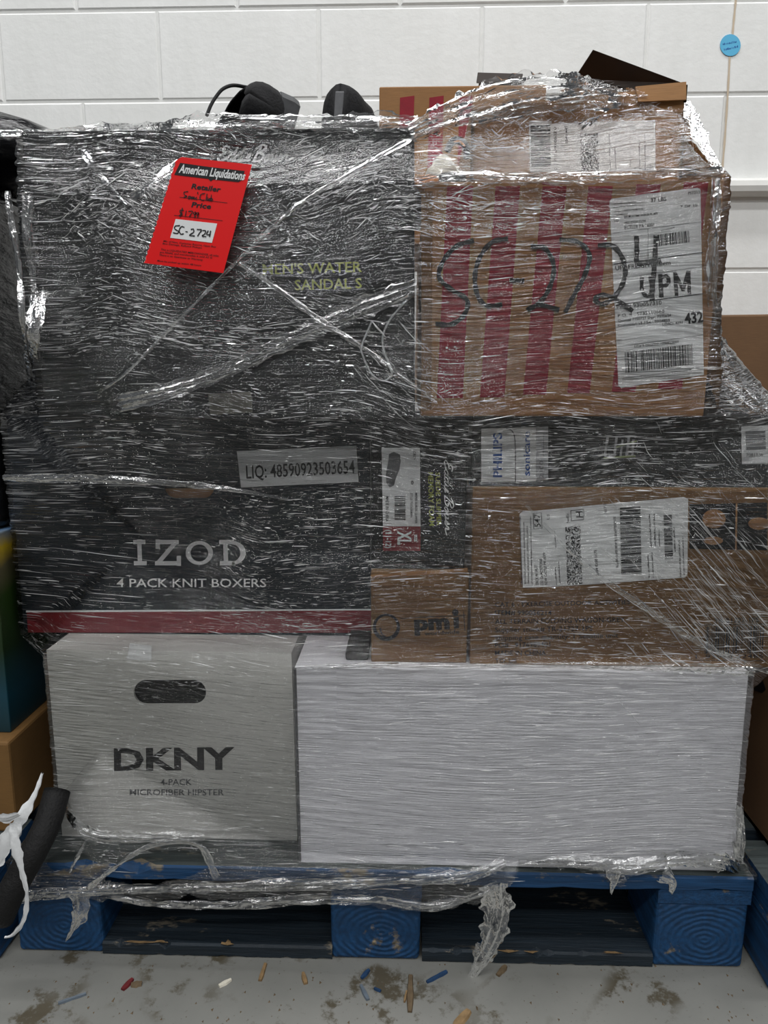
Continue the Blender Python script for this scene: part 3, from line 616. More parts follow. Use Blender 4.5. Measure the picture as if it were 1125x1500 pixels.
# ---------------------------------------------------------------- shoes and odds on top
def tube_obj(name, pts, r, mat, parent=None, base=None, n=6, sub=5):
    p = cr(pts, sub); V = []; F = []
    for i, q in enumerate(p):
        d = p[min(i+1, len(p)-1)]-p[max(0, i-1)]; d /= np.linalg.norm(d)+1e-9; a = np.cross(d, [.3, .9, .2]); a /= np.linalg.norm(a); b = np.cross(d, a); rr = r(i/(len(p)-1)) if callable(r) else r
        V += [q+rr*(math.cos(z_)*a+math.sin(z_)*b) for z_ in np.arange(n)*2*math.pi/n]
    F = [(n*i+j, n*i+(j+1) % n, n*i+n+(j+1) % n, n*i+n+j) for i in range(len(p)-1) for j in range(n)]+[tuple(range(n)), tuple(range(len(V)-1, len(V)-n-1, -1))]
    return obj(name, V, F, mat, parent, base=base, smooth=True)
def shoe(label, loc, rot, size=.27, mat_up='cloth', group=None, lace=True):
    root = thing('shoe', label, 'shoe', (0, 0, 0), group)
    n, m = 26, 22; V = []; F = []
    prof = lambda t: (.036+.016*math.sin(math.pi*min(1, t*.75+.2))**1.5) * (1 if t < .85 else math.sqrt(max(.02, 1-((t-.85)/.16)**2))) * (1 if t > .08 else math.sqrt(max(.15, 1-((.08-t)/.1)**2)))
    hgt = lambda t: (.075 if t < .35 else .075-.04*((t-.35)/.65)**.8) * (1 if t < .9 else math.sqrt(max(.04, 1-((t-.9)/.11)**2)))
    for i in range(n):
        t = i/(n-1); wv, h = prof(t), hgt(t); op = min(.95, max(0.0, (t-.07)*11)) if t < .38 else max(0.0, .95*(1-(t-.38)/.17))
        for j in range(m):
            a = math.pi/2+op+(2*math.pi-2*op)*j/(m-1)
            c, s = math.cos(a), math.sin(a); V.append((wv*c*(1 if s > 0 else 1.0)*abs(c)**-.2 if abs(c) > .05 else wv*c, (t-.5)*size, .02+h/2+h/2*(s*abs(s)**-.25 if abs(s) > .05 else s)))
    F = [(i*m+j, i*m+j+1, (i+1)*m+j+1, (i+1)*m+j) for i in range(n-1) for j in range(m-1)]
    V.append((0, -.5*size, .03)); k = len(V)-1
    F += [(j, k, j+1) for j in range(m-1)]; V.append((0, .5*size, .035)); F += [((n-1)*m+j+1, len(V)-1, (n-1)*m+j) for j in range(m-1)]
    u = obj('upper', V, F, mat_up, root, smooth=True); s_ = u.modifiers.new('shell', 'SOLIDIFY'); s_.thickness = .004
    V = []; F = []; n2 = 22
    for i in range(n2):
        t = i/(n2-1); wv = prof(t)+.005; y = (t-.5)*size*1.03; zt = .03+.008*(1-t); sp_ = .012*max(0, (t-.75)/.25)**2
        V += [(-wv, y, sp_), (-wv-.002, y, sp_+.012), (-wv+.002, y, zt), (wv-.002, y, zt), (wv+.002, y, sp_+.012), (wv, y, sp_)]
    F = [(6*i+j, 6*i+(j+1) % 6, 6*i+6+(j+1) % 6, 6*i+6+j) for i in range(n2-1) for j in range(6)]+[tuple(range(6)), tuple(range(6*n2-1, 6*n2-7, -1))]
    so = obj('sole', V, F, 'greyrub', root, label='grey rubber sole'); fixn(so)
    V = []; F = []                                       # heel counter band
    for i in range(10):
        t = .0+i*.03; wv = prof(t)+.0025
        for sgn in (-1, 1): V += [(sgn*wv, (t-.5)*size-.001, .032), (sgn*wv*.96, (t-.5)*size-.001, .070)]
    F = [(4*i+q, 4*i+4+q, 4*i+5+q, 4*i+1+q) for i in range(9) for q in (0, 2)]
    obj('side_trim', V, F, 'greytrim', root, label='grey trim')
    if lace:
        def tube(pts, r, mat, name):
            p = cr(pts, 5); V = []; F = []
            for i, q in enumerate(p):
                d = p[min(i+1, len(p)-1)]-p[max(0, i-1)]; d /= np.linalg.norm(d)+1e-9; a = np.cross(d, [.3, .2, .9]); a /= np.linalg.norm(a); b = np.cross(d, a)
                V += [q+r*(math.cos(z_)*a+math.sin(z_)*b) for z_ in np.arange(6)*math.pi/3]
            F = [(6*i+j, 6*i+(j+1) % 6, 6*i+6+(j+1) % 6, 6*i+6+j) for i in range(len(p)-1) for j in range(6)]
            obj(name, V, F, mat, root, smooth=True)
        for k in range(4): tube([(-.03, .0+k*.018, .062-k*.004), (0, .006+k*.018, .088-k*.005), (.03, .0+k*.018, .062-k*.004)], .002, 'cloth', 'lace')
    root.rotation_euler = rot; root.location = loc
    return root
Y = .16
p = P(378, 165, .2)
s1 = shoe('larger black shoe lying with its opening toward the camera, left on the black carton', (P(408, 165, .25)[0], .215, 1.150), (math.radians(4), math.radians(-72), math.radians(32)), .25)
p = P(512, 158, .25)
s2 = shoe('black shoe standing heel-on with a grey heel tab, on the big black carton', (p[0], .262, 1.1015), (0, math.radians(5), math.radians(-14)), .19, lace=True); s2.scale = (1.05, 1.2, 1.35)
s1.scale = (.62, .84, .70); s1.location.z = 1.136; s1.location.x -= .020; s2.scale = (.60, .9, .98); s2.location.y = .27; s2.location.z = 1.1025; s2.location.x += .006
bpy.context.view_layer.update()
bevel(obj('heel_tab', *boxv(-.011, .011, -.099, -.094, .05, .088), 'greytrim', s2, label='grey heel tab'), .002)
iv = s1.matrix_world.inverted(); s1['_o'] = [0, 0, 0]
lp = [np.array(iv@Vector(P(u, v, Yq))) for u, v, Yq in [(362, 128, .17), (342, 125, .15), (327, 130, .13), (317, 141, .12), (309, 154, .11), (303, 169, .10)]]
tube_obj('loose_lace', lp, .0035, 'cloth', s1)
# loose items between the cartons
def lump(name, c, r3, mat, parent=None, seed=0, amp=.25, base=None):
    rg = random.Random(seed); bm = bmesh.new(); bmesh.ops.create_icosphere(bm, subdivisions=3, radius=1)
    ph_ = [rg.uniform(0, 6.3) for _ in range(6)]; V = []
    for v in bm.verts:
        x, y, z_ = v.co; k = 1+amp*(math.sin(3*x+ph_[0])*math.sin(3.3*y+ph_[1])+.5*math.sin(7*z_+ph_[2]+4*x)+.3*math.sin(11*y+ph_[3]+5*z_))
        V.append((c[0]+x*r3[0]*k, c[1]+y*r3[1]*k, c[2]+z_*r3[2]*k))
    F = [tuple(v.index for v in f.verts) for f in bm.faces]; bm.free()
    return obj(name, V, F, mat, parent, base=base, smooth=True)
c = P(650, 222, .12); zb = T3-.002
tag(lump('tissue_paper', (c[0], .13, zb+.030), (.022, .02, .031), 'tissue', None, 3, .12, (c[0], .13, zb)), 'crumpled off-white tissue paper between the black carton and the open carton', 'paper')
c = P(626, 235, .08); ck = lump('leather_scrap', (c[0], .07, zb+.0125), (.018, .02, .011), 'orange', None, 5, .1, (c[0], .07, zb)); tag(ck, 'small orange-brown item under the film left of the tissue paper', 'scrap')
c = P(668, 232, .07)
t_ = thing('headphones', 'small black rounded item with an orange line beside the open carton', 'accessory', (c[0]-.006, .06, zb))
V = boxv(c[0]-.022, c[0]+.012, .045, .11, zb, zb+.022); bevel(obj('body', *V, 'gloss', t_), .006, 3)
tube_obj('band', [P(655, 222, .065), P(662, 208, .065), P(672, 206, .065), P(682, 214, .065), P(684, 232, .065)], .0045, 'cloth', t_)
tube_obj('orange_line', [P(665, 208, .059), P(673, 207, .059), P(681, 214, .059)], .0011, 'orange', t_)
V = boxv(X(602, 240, .09), X(690, 240, .13)-.004, .17, .30, zb, zb+.035); o = obj('dark_tray', *V, 'inside', None, base=(.08, .23, zb)); bevel(o, .002); tag(o, 'low dark brown carton behind the crumpled tissue paper', 'box')

# ---------------------------------------------------------------- neighbours
x1 = -.548
lw = thing('lawn_carton', 'colourful carton with blue, yellow and green print at the left edge', 'box', (-.76, .3, .285))
V, F = boxv(x1-.45, x1, .10, .5, .285, .585)
def lawn():
    t = NT('lawn_print'); c = t.n('TexCoord'); s_ = t.n('SeparateXYZ'); t.l(c.outputs['Object'], s_.inputs[0]); n = t.noise(9, 4)
    a = t.n('Math', operation='MULTIPLY_ADD'); t.l(n, a.inputs[0]); a.inputs[1].default_value = .06; t.l(s_.outputs['Z'], a.inputs[2])
    mr = t.n('MapRange'); mr.inputs['From Max'].default_value = .36; t.l(a.outputs[0], mr.inputs[0])
    t.l(t.ramp(mr.outputs[0], [(.0, lin(14, 40, 42)), (.25, lin(14, 60, 75)), (.45, lin(20, 42, 16)), (.68, lin(36, 58, 18)), (.78, lin(90, 84, 62)), (.86, lin(200, 170, 40)), (.94, lin(50, 120, 180))]), t.b.inputs['Base Color'])  # print colours lowered to carry the shade over the left stack
    t.b.inputs['Roughness'].default_value = .4; return t.m
M['lawn'] = lawn(); bevel(obj('body', V, F, 'lawn', lw), .002)
o = obj('tan_carton', *boxv(x1-.47, x1+.012, .07, .5, .1425, .285), 'kraft_dark', base=(-.78, .3, .1425)); bevel(o, .004); tag(o, 'tan carton under the colourful carton at the left edge', 'box')
o = obj('black_carton', *boxv(x1-.45, x1-.002, .13, .55, .585, 1.07), 'gloss', base=(-.78, .3, .585)); bevel(o, .02, 4); tag(o, 'tall black wrapped carton at the left edge beside the big load', 'box')
p = P(-30, 200, .2); o = lump('black_bag', (p[0]-.012, .25, 1.128), (.115, .12, .054), 'gloss', None, 8, .06, (p[0], .25, 1.07)); tag(o, 'glossy black bag bulging on top of the left black carton', 'bag')
tube = tube_obj('mesh_roll', [P(84, 1158, .03), P(70, 1205, .0), P(48, 1250, -.03), P(20, 1300, -.05), P(0, 1345, -.055)], .018, 'mesh', base=P(20, 1330, -.05), n=16)
tag(tube, 'black woven mesh roll hanging between the left and middle pallets', 'roll')
rb = thing('brown_carton', 'open brown carton at the right edge on the right pallet', 'box', (.78, .35, .142))
slab('side_panel', [(.56, .05, .1425), (.56, .6, .1425), (.56, .6, .47), (.56, .05, .47)], (1, 0, 0), .004, 'brown_dull', rb)
slab('back_panel', [(.56, .6, .1425), (1.0, .6, .1425), (1.0, .6, .47), (.56, .6, .47)], (0, -1, 0), .004, 'brown_dull', rb)
slab('side_panel', [(1.0, .05, .1425), (1.0, .6, .1425), (1.0, .6, .47), (1.0, .05, .47)], (-1, 0, 0), .004, 'brown_dull', rb)
slab('bottom_panel', [(.56, .02, .1425), (1.0, .02, .1425), (1.0, .6, .1425), (.56, .6, .1425)], (0, 0, 1), .006, 'brown_dull', rb)
slab('arrow_print', [(.5595, .12, .36), (.5595, .17, .40), (.5595, .17, .34), (.5595, .13, .35)], (-1, 0, 0), .0003, 'ink', rb)
rt = thing('brown_bundle', 'wrapped brown carton behind the load at the right edge', 'box', (.80, .45, .1425))
V, F = boxv(.575, 1.0, .62, .95, .1425, .93); V[4] = (.60, .62, .925); bevel(obj('body', V, F, 'brown_dull', rt), .004)
# white straps
def crumple(name, pts, wd, mat, parent=None, base=None, n=8, amp=.004, haze=.5, seed=0, curl=.0, sub=10, label=None):
    """wrinkled film strip: pts = [(u,v,Y)], wd = widths in px along it"""
    rg = np.random.default_rng(seed+100); w3 = [np.append(P(a, b, c), wd_) for (a, b, c), wd_ in zip(pts, wd)]; p = cr(w3, sub); N = len(p); V = []; flow = []; s = 0
    ph_ = rg.uniform(0, 6.3, 8)
    for i, q in enumerate(p):
        d = p[min(i+1, N-1)][:3]-p[max(0, i-1)][:3]; d /= np.linalg.norm(d)+1e-9; side = np.cross(d, [0, 1, 0]); side /= np.linalg.norm(side)+1e-9; W = q[3]*.00092
        if i: s += np.linalg.norm(q[:3]-p[i-1][:3])
        for j in range(n+1):
            t = j/n-.5; edge = (1+.18*math.sin(s*170+ph_[0])+.12*math.sin(s*410+ph_[1])) if j in (0, n) else 1
            out = amp*(math.sin(t*19+ph_[2]+s*23)+.7*math.sin(t*41+ph_[3]-s*55)+.22*rg.uniform(-1, 1))*.5-amp*.6*math.cos(t*math.pi)
            V.append(q[:3]+side*t*W*edge+np.array([0, out, 0])); flow.append((s, t*W, 0))
    F = [(i*(n+1)+j, i*(n+1)+j+1, (i+1)*(n+1)+j+1, (i+1)*(n+1)+j) for i in range(N-1) for j in range(n)]
    o = obj(name, V, F, mat, parent, base=base, smooth=True, label=label)
    a = o.data.attributes.new('flow', 'FLOAT_VECTOR', 'POINT'); a.data.foreach_set('vector', np.array(flow, dtype=np.float32).ravel())
    h = o.data.attributes.new('haze', 'FLOAT', 'POINT'); h.data.foreach_set('value', np.full(len(V), haze, dtype=np.float32)); return o
sw = thing('plastic_strap', 'knotted white plastic strap hanging at the lower left edge', 'strap', P(20, 1290, -.08))
crumple('strand', [(62, 1132, -.06), (50, 1165, -.07), (30, 1200, -.08), (10, 1235, -.085), (-15, 1275, -.085)], [3, 8, 16, 22, 16], 'strap', sw, n=6, amp=.003, seed=1)
crumple('strand', [(22, 1205, -.085), (22, 1235, -.09), (32, 1275, -.09), (40, 1310, -.09), (36, 1345, -.09), (20, 1368, -.09), (8, 1372, -.09)], [16, 14, 9, 7, 6, 5, 4], 'strap', sw, n=6, amp=.003, seed=2)
crumple('strand', [(-20, 1188, -.08), (5, 1198, -.088), (28, 1192, -.09)], [14, 14, 8], 'strap', sw, n=6, amp=.003, seed=3)

# ---------------------------------------------------------------- red price tag
Y = .006
tg = thing('price_tag', 'red hanging price tag with handwriting on the black carton', 'tag', P(290, 392, Y))
edge = [(262, 231), (369, 241), (327, 400), (211, 385)]
teeth = []; a = np.array((211, 385.)); b = np.array((255, 243.))
for i in range(34):
    q = a+(b-a)*i/33; teeth.append((q[0]+(1.4 if i % 2 else -.4), q[1]))
decal('card', [(266, 230), (369, 241), (327, 400)]+teeth+[(257, 236)], Y, 'tag', tg, .0008)
Yt = Y-.0004; upT = (.30, -.95)
def TG(x, y): return (200+x*.16, 220+y*.16)
decal('banner', [TG(345, 225), TG(400, 115), TG(640, 150), TG(990, 190), TG(970, 270), TG(935, 292), TG(700, 268), TG(680, 285), TG(655, 262)], Yt, 'ink', tg)
text('American Liquidations', TG(385, 203), TG(985, 273), 12.5, Yt-.0003, 'whiteink', tg, .03, up=upT)
text(None, None, None, 0, Yt, 'ink', tg, .03, up=upT, many=[('Retailer', TG(500, 350), TG(765, 382), 7.5), ('Price', TG(500, 518), TG(678, 537), 7.5)])
text(None, None, None, 0, Yt, 'ink', tg, .008, up=upT, many=[('Mix of New, Customer Returns, Open Box', TG(245, 838), TG(725, 892), 2.6), ('Box Damage, Refused Pickups', TG(238, 860), TG(595, 900), 2.6), ('This is LIQUIDATED MERCHANDISE, all sales', TG(220, 915), TG(750, 975), 2.8), ('are FINAL and merchandise is sold AS IS', TG(212, 940), TG(690, 992), 2.8), ('There is no Guarantee or Warranty', TG(205, 965), TG(605, 1012), 2.8), ('Must be picked up within 48 hours', TG(188, 1018), TG(590, 1062), 2.6)])
strokes('rule_line', [[TG(395, 430), TG(830, 482)], [TG(345, 595), TG(785, 645)]], .7, Yt, 'ink', tg, smooth=False)
decal('white_sticker', [TG(358, 630), TG(738, 672), TG(690, 848), TG(308, 802)], Yt, 'paper', tg, .0003)
strokes('handwriting', [[TG(*q) for q in s] for s in [
    [(395, 690), (355, 695), (350, 720), (385, 745), (370, 762), (335, 755)], [(435, 705), (410, 700), (390, 735), (405, 768), (430, 765)], [(450, 745), (465, 748)],
    [(500, 725), (520, 722), (522, 750), (485, 778), (530, 785)], [(555, 725), (595, 730), (575, 760), (560, 785)], [(605, 735), (632, 738), (625, 765), (600, 785), (635, 792)], [(655, 738), (642, 770), (675, 775)], [(678, 740), (668, 790)]]], 1.7, Yt-.0004, 'ink', tg)
strokes('handwriting', [[TG(*q) for q in s] for s in [
    [(470, 378), (435, 385), (440, 410), (460, 420), (432, 432)], [(490, 420), (475, 425), (478, 445), (495, 425), (497, 445)], [(505, 445), (508, 425), (518, 445), (525, 425), (532, 450)], [(550, 430), (540, 440), (550, 452)], [(560, 385), (560, 398)],
    [(625, 395), (590, 405), (580, 440), (600, 458), (620, 455)], [(645, 400), (636, 458)], [(652, 432), (652, 458), (672, 440), (668, 462)], [(685, 410), (680, 462), (697, 450), (683, 440)],
    [(430, 550), (400, 550), (400, 572), (420, 585), (390, 598)], [(420, 530), (398, 610)], [(455, 555), (445, 605)], [(475, 560), (512, 560), (482, 610)], [(540, 565), (520, 575), (535, 590), (545, 568), (530, 615)], [(565, 570), (548, 580), (562, 592), (570, 572), (556, 618)]]], 1.4, Yt-.0002, 'ink', tg)

# ---------------------------------------------------------------- stretch film
wrap = thing('stretch_film', 'clear wrinkled stretch film wrapped around the stacked cartons on the middle pallet', 'wrap', (0, .45, .09))
def hull2(pts):
    pts = sorted(set(pts)); lo = []; hi = []
    cr_ = lambda o, a, b: (a[0]-o[0])*(b[1]-o[1])-(a[1]-o[1])*(b[0]-o[0])
    for p_ in pts:
        while len(lo) > 1 and cr_(lo[-2], lo[-1], p_) <= 0: lo.pop()
        lo.append(p_)
    for p_ in reversed(pts):
        while len(hi) > 1 and cr_(hi[-2], hi[-1], p_) <= 0: hi.pop()
        hi.append(p_)
    return lo[:-1]+hi[:-1]
cen = np.array([.2, .3]); NR = 640; zs = np.linspace(.085, 1.215, NR)
tgt = [(-.53, y) for y in np.linspace(.25, -.017, 90)]+[(x, -.02) for x in np.linspace(-.53, .53, 380)]+[(.53, y) for y in np.linspace(-.017, .12, 46)]+[(.53, y) for y in np.linspace(.15, 1.02, 24)]+[(x, 1.02) for x in np.linspace(.5, -.53, 26)]+[(-.53, y) for y in np.linspace(1.0, .28, 20)]
tgt = np.array(tgt); D = tgt-cen; D /= np.linalg.norm(D, axis=1)[:, None]; NC = len(D); NF = 516
Rr = np.zeros((NR, NC)); cache = {}
for i, z_ in enumerate(zs):
    act = tuple(k for k, h_ in enumerate(HULL) if h_[1]-.003 <= z_ <= h_[2]+.003)
    if act not in cache:
        pts = [q for k in act for q in HULL[k][0]]
        if not pts: cache[act] = np.full(NC, .02)
        else:
            H = hull2([tuple(map(float, q)) for q in pts]); r = np.full(NC, 9.0)
            for a, b in zip(H, H[1:]+H[:1]):
                n_ = np.array([b[1]-a[1], a[0]-b[0]]); n_ = n_/np.linalg.norm(n_); dd = (np.array(a)-cen)@n_; den = D@n_
                r = np.where(den > 1e-6, np.minimum(r, dd/np.maximum(den, 1e-6)), r)
            cache[act] = np.maximum(r, .01)
    Rr[i] = cache[act]
dz = zs[1]-zs[0]; Rs = Rr.copy()
for i in range(1, NR): Rs[i] = np.maximum(Rs[i], Rs[i-1]-.9*dz)
for i in range(NR-2, -1, -1): Rs[i] = np.maximum(Rs[i], Rs[i+1]-.75*dz)
def vnoise(x, y, seed):
    rg = np.random.default_rng(seed); G = rg.uniform(-1, 1, (256, 256)); xi = np.floor(x).astype(int); yi = np.floor(y).astype(int); fx = x-xi; fy = y-yi
    fx = fx*fx*(3-2*fx); fy = fy*fy*(3-2*fy); g = lambda a, b: G[a % 256, b % 256]
    return (g(xi, yi)*(1-fx)+g(xi+1, yi)*fx)*(1-fy)+(g(xi, yi+1)*(1-fx)+g(xi+1, yi+1)*fx)*fy
PX = cen[0]+D[None, :, 0]*Rs; PY = cen[1]+D[None, :, 1]*Rs; PZz = np.repeat(zs[:, None], NC, 1)
arc = np.concatenate([[0], np.cumsum(np.linalg.norm(np.diff(tgt, axis=0), axis=1))])[None, :]+0*PX
warp = (.030*vnoise(arc*3.2, PZz*4, 1)+.010*vnoise(arc*8, PZz*9, 2))*np.clip((PZz-.36)/.2, .35, 1)
pu, pv = proj(np.stack([PX, PY, PZz], -1))
def bump2(cx_, cy_, rx, ry): return np.exp(-((pu-cx_)/rx)**2-((pv-cy_)/ry)**2)
# the wrap was pulled tight to the striped carton's corner and to its lower right corner: folds fan out from there
dxf = pu-612; dyf = pv-262; fan = bump2(480, 300, 190, 90)
diag = np.clip(bump2(1040, 830, 110, 120)+bump2(570, 520, 50, 60)*.5, 0, 1)
v_flow = PZz+warp+fan*(-.25)*(pu-480)*.00092*1.0
disp = np.clip((PZz-.30)/.2, .45, 1)*(.0011*vnoise(arc*16, v_flow*190, 3)+.0008*vnoise(arc*40, v_flow*330, 4)+.0016*vnoise(arc*9, v_flow*60, 5))+.0012*vnoise(arc*60, v_flow*90, 8)*np.clip(bump2(300, 300, 330, 120)+bump2(850, 190, 200, 60), 0, 1)
off = .0065+np.abs(disp)*1.6+.012*np.clip(bump2(1050, 560, 60, 60), 0, 1)*np.abs(vnoise(arc*30, v_flow*20, 6))
bulge = .010*bump2(30, 420, 40, 160)
PX2 = cen[0]+D[None, :, 0]*(Rs+off+bulge); PY2 = cen[1]+D[None, :, 1]*(Rs+off+bulge)
for k_ in range(2):   # gentle smoothing across sharp corners
    PY2[:, 1:-1] = .25*PY2[:, :-2]+.5*PY2[:, 1:-1]+.25*PY2[:, 2:]
FP = np.stack([PX2, PY2, PZz], -1)
hz = .045+.0*pu
hz = hz+.34*bump2(330, 300, 330, 120)+.20*bump2(150, 420, 120, 170)+.12*bump2(480, 520, 260, 90)+.14*bump2(200, 655, 260, 40)+.08*bump2(840, 190, 200, 60)+.02*bump2(840, 430, 260, 190)
hz = hz+.22*bump2(1060, 560, 50, 70)+.10*bump2(900, 660, 260, 35)+.12*bump2(400, 1295, 420, 28)+.10*bump2(240, 1200, 120, 40)-.05*bump2(700, 1110, 500, 120)
hz = np.clip(hz*(.75+.6*vnoise(arc*11, v_flow*17, 7)), .02, .8)
top_px = np.array([(-400, 190), (-10, 190), (40, 190), (100, 187), (300, 182), (450, 178), (600, 176), (640, 165), (700, 140), (770, 117), (840, 114), (930, 134), (960, 158), (1003, 165), (1007, 212), (1030, 240), (1058, 252), (1500, 252)], float)
bot_px = np.array([(-400, 1318), (20, 1316), (100, 1318), (180, 1312), (215, 1335), (250, 1312), (420, 1326), (500, 1312), (640, 1333), (700, 1318), (740, 1298), (765, 1264), (860, 1270), (905, 1292), (940, 1268), (1070, 1262), (1090, 1290), (1500, 1250)], float)
jn = 5*vnoise(arc*60, arc*0+3, 9)
keep = (pv > np.interp(pu, top_px[:, 0], top_px[:, 1])+jn) & (pv < np.interp(pu, bot_px[:, 0], bot_px[:, 1])+jn*1.5)
ho = ((pu-238)/75)**2+((pv-1268+.12*(pu-238))/22)**2 < 1+.25*vnoise(pu*.08, pv*.08, 10); ho2 = ((pu-110)/30)**2+((pv-1262)/16)**2 < 1
front = (np.arange(NC)[None, :] < NF)
keep = np.where(front, keep & ~ho & ~ho2, (PZz > .1) & (PZz < 1.09) & (Rr > .05))
idx = np.arange(NR*NC).reshape(NR, NC); jn_ = (np.arange(NC)+1) % NC
a = idx[:-1, :]; b = idx[:-1, jn_]; c = idx[1:, jn_]; d = idx[1:, :]
kf = keep[:-1, :] & keep[:-1, jn_] & keep[1:, jn_] & keep[1:, :]
Fq = np.stack([a[kf], b[kf], c[kf], d[kf]], -1)
used = np.unique(Fq); remap = np.zeros(NR*NC, int); remap[used] = np.arange(len(used)); Fq = remap[Fq]
vv = FP.reshape(-1, 3)[used]-np.array(wrap['_o'])
me = bpy.data.meshes.new('film_sheet'); me.vertices.add(len(vv)); me.vertices.foreach_set('co', vv.astype(np.float32).ravel())
me.loops.add(Fq.size); me.loops.foreach_set('vertex_index', Fq.astype(np.int32).ravel()); me.polygons.add(len(Fq))
me.polygons.foreach_set('loop_start', np.arange(0, Fq.size, 4, dtype=np.int32)); me.update(calc_edges=True); me.polygons.foreach_set('use_smooth', [True]*len(Fq))
at = me.attributes.new('flow', 'FLOAT_VECTOR', 'POINT'); at.data.foreach_set('vector', np.stack([arc, v_flow, arc*0], -1).reshape(-1, 3)[used].astype(np.float32).ravel())
ah = me.attributes.new('haze', 'FLOAT', 'POINT'); ah.data.foreach_set('value', hz.ravel()[used].astype(np.float32))
me.materials.append(M['film']); fo = bpy.data.objects.new('film_sheet', me); COL.objects.link(fo); fo.parent = wrap

# fine raised creases in the film
def bil(A, i, j):
    i0 = np.clip(i.astype(int), 0, NR-2); j0 = np.clip(j.astype(int), 0, NF-2); fi = i-i0; fj = j-j0
    if A.ndim == 3: fi = fi[..., None]; fj = fj[..., None]
    return (A[i0, j0]*(1-fj)+A[i0, j0+1]*fj)*(1-fi)+(A[i0+1, j0]*(1-fj)+A[i0+1, j0+1]*fj)*fi
dens = .35+.9*bump2(330, 300, 330, 120)+.6*bump2(200, 520, 220, 120)+.7*bump2(250, 680, 260, 50)+.9*bump2(850, 195, 200, 60)-.30*bump2(800, 430, 220, 130)-.3*bump2(615, 915, 75, 40)-.15*bump2(755, 665, 50, 45)-.2*bump2(610, 730, 70, 70)-.2*bump2(435, 685, 90, 30)-.25*bump2(460, 405, 90, 35)+.5*bump2(700, 300, 120, 60)+.9*bump2(900, 660, 280, 45)+.9*bump2(1040, 830, 110, 120)+.5*bump2(230, 1215, 120, 30)+.9*bump2(1060, 570, 60, 70)-.15*bump2(750, 1120, 400, 150)-.22*bump2(800, 930, 90, 50)-.15*bump2(840, 800, 80, 50)-.15*bump2(275, 820, 120, 40)
dens = np.maximum(dens, .06); dens *= np.clip(.55+.9*vnoise(arc*6, v_flow*22, 12), .05, 2)
gv = np.gradient(v_flow, axis=0)/dz; gu = np.gradient(v_flow, axis=1)/np.maximum(np.gradient(arc, axis=1), 1e-5)
slope = -gu/np.where(np.abs(gv) < .3, .3, gv)          # dz/dx along constant flow
step = .0028
N = 110000; ci = RNG.uniform(2, NR-3, N); cj = RNG.uniform(2, NF-3, N); ok = RNG.uniform(0, 1.9, N) < bil(dens, ci, cj); ci = ci[ok]; cj = cj[ok]
ok = keep[ci.astype(int), cj.astype(int)]; ci = ci[ok]; cj = cj[ok]; N = len(ci)
L = np.exp(RNG.normal(-4.5, .75, N)).clip(.003, .07); wd = (.00012+.00034*RNG.random(N)**1.5)*(1+1.3*(RNG.random(N) < .05)); ns = 7
short = bil(bump2(320, 290, 330, 110)+bump2(850, 195, 200, 60), ci, cj); extra = RNG.normal(0, 1, N)*(.04+.5*short); L *= (1-.45*np.clip(short, 0, 1))
dsel = (RNG.random(N) < bil(diag, ci, cj)*.85); extra = np.where(dsel, -.95+RNG.normal(0, .08, N), extra); L = np.where(dsel, L*2.2, L)
i_ = ci.copy(); j_ = cj.copy(); path = []
for k_ in range(ns):
    path.append((i_.copy(), j_.copy())); sl_ = np.where(dsel, extra, bil(slope, i_, j_).clip(-1, 1)+extra); ct = 1/np.sqrt(1+sl_**2)
    j_ = j_+L/(ns-1)*ct/step; i_ = i_+L/(ns-1)*ct*sl_/dz
V = np.zeros((N, ns, 3, 3)); taper = np.sin(np.linspace(.12, math.pi-.12, ns))
for k_, (a_, b_) in enumerate(path):
    sl_ = np.where(dsel, extra, bil(slope, a_, b_).clip(-1, 1)+extra); nn = np.sqrt(1+sl_**2); Pp = bil(FP, a_.clip(0, NR-2), b_.clip(0, NF-2)); w_ = (wd*taper[k_])
    sx = -sl_/nn*w_; sz_ = w_/nn
    for m_, s_ in enumerate((-1, 0, 1)):
        V[:, k_, m_] = Pp; V[:, k_, m_, 0] += s_*sx; V[:, k_, m_, 2] += s_*sz_; V[:, k_, m_, 1] -= .0005+(w_*.9 if s_ == 0 else 0)
base = (np.arange(N)*ns*3)[:, None, None]; kk = np.arange(ns-1)[None, :, None]*3; mm_ = np.arange(2)[None, None, :]
q0 = base+kk+mm_; Fc = np.stack([q0, q0+1, q0+4, q0+3], -1).reshape(-1, 4)
vv = V.reshape(-1, 3)-np.array(wrap['_o'])
me = bpy.data.meshes.new('film_creases'); me.vertices.add(len(vv)); me.vertices.foreach_set('co', vv.astype(np.float32).ravel())
me.loops.add(Fc.size); me.loops.foreach_set('vertex_index', Fc.astype(np.int32).ravel()); me.polygons.add(len(Fc)); me.polygons.foreach_set('loop_start', np.arange(0, Fc.size, 4, dtype=np.int32)); me.update(calc_edges=True)
me.polygons.foreach_set('use_smooth', [True]*len(Fc)); me.materials.append(M['crease'])
ad = me.attributes.new('dense', 'FLOAT', 'POINT'); ad.data.foreach_set('value', np.repeat((.12+.88*RNG.random(N)**1.7), ns*3).astype(np.float32))
co = bpy.data.objects.new('film_creases', me); COL.objects.link(co); co.parent = wrap; co['kind'] = 'stuff'

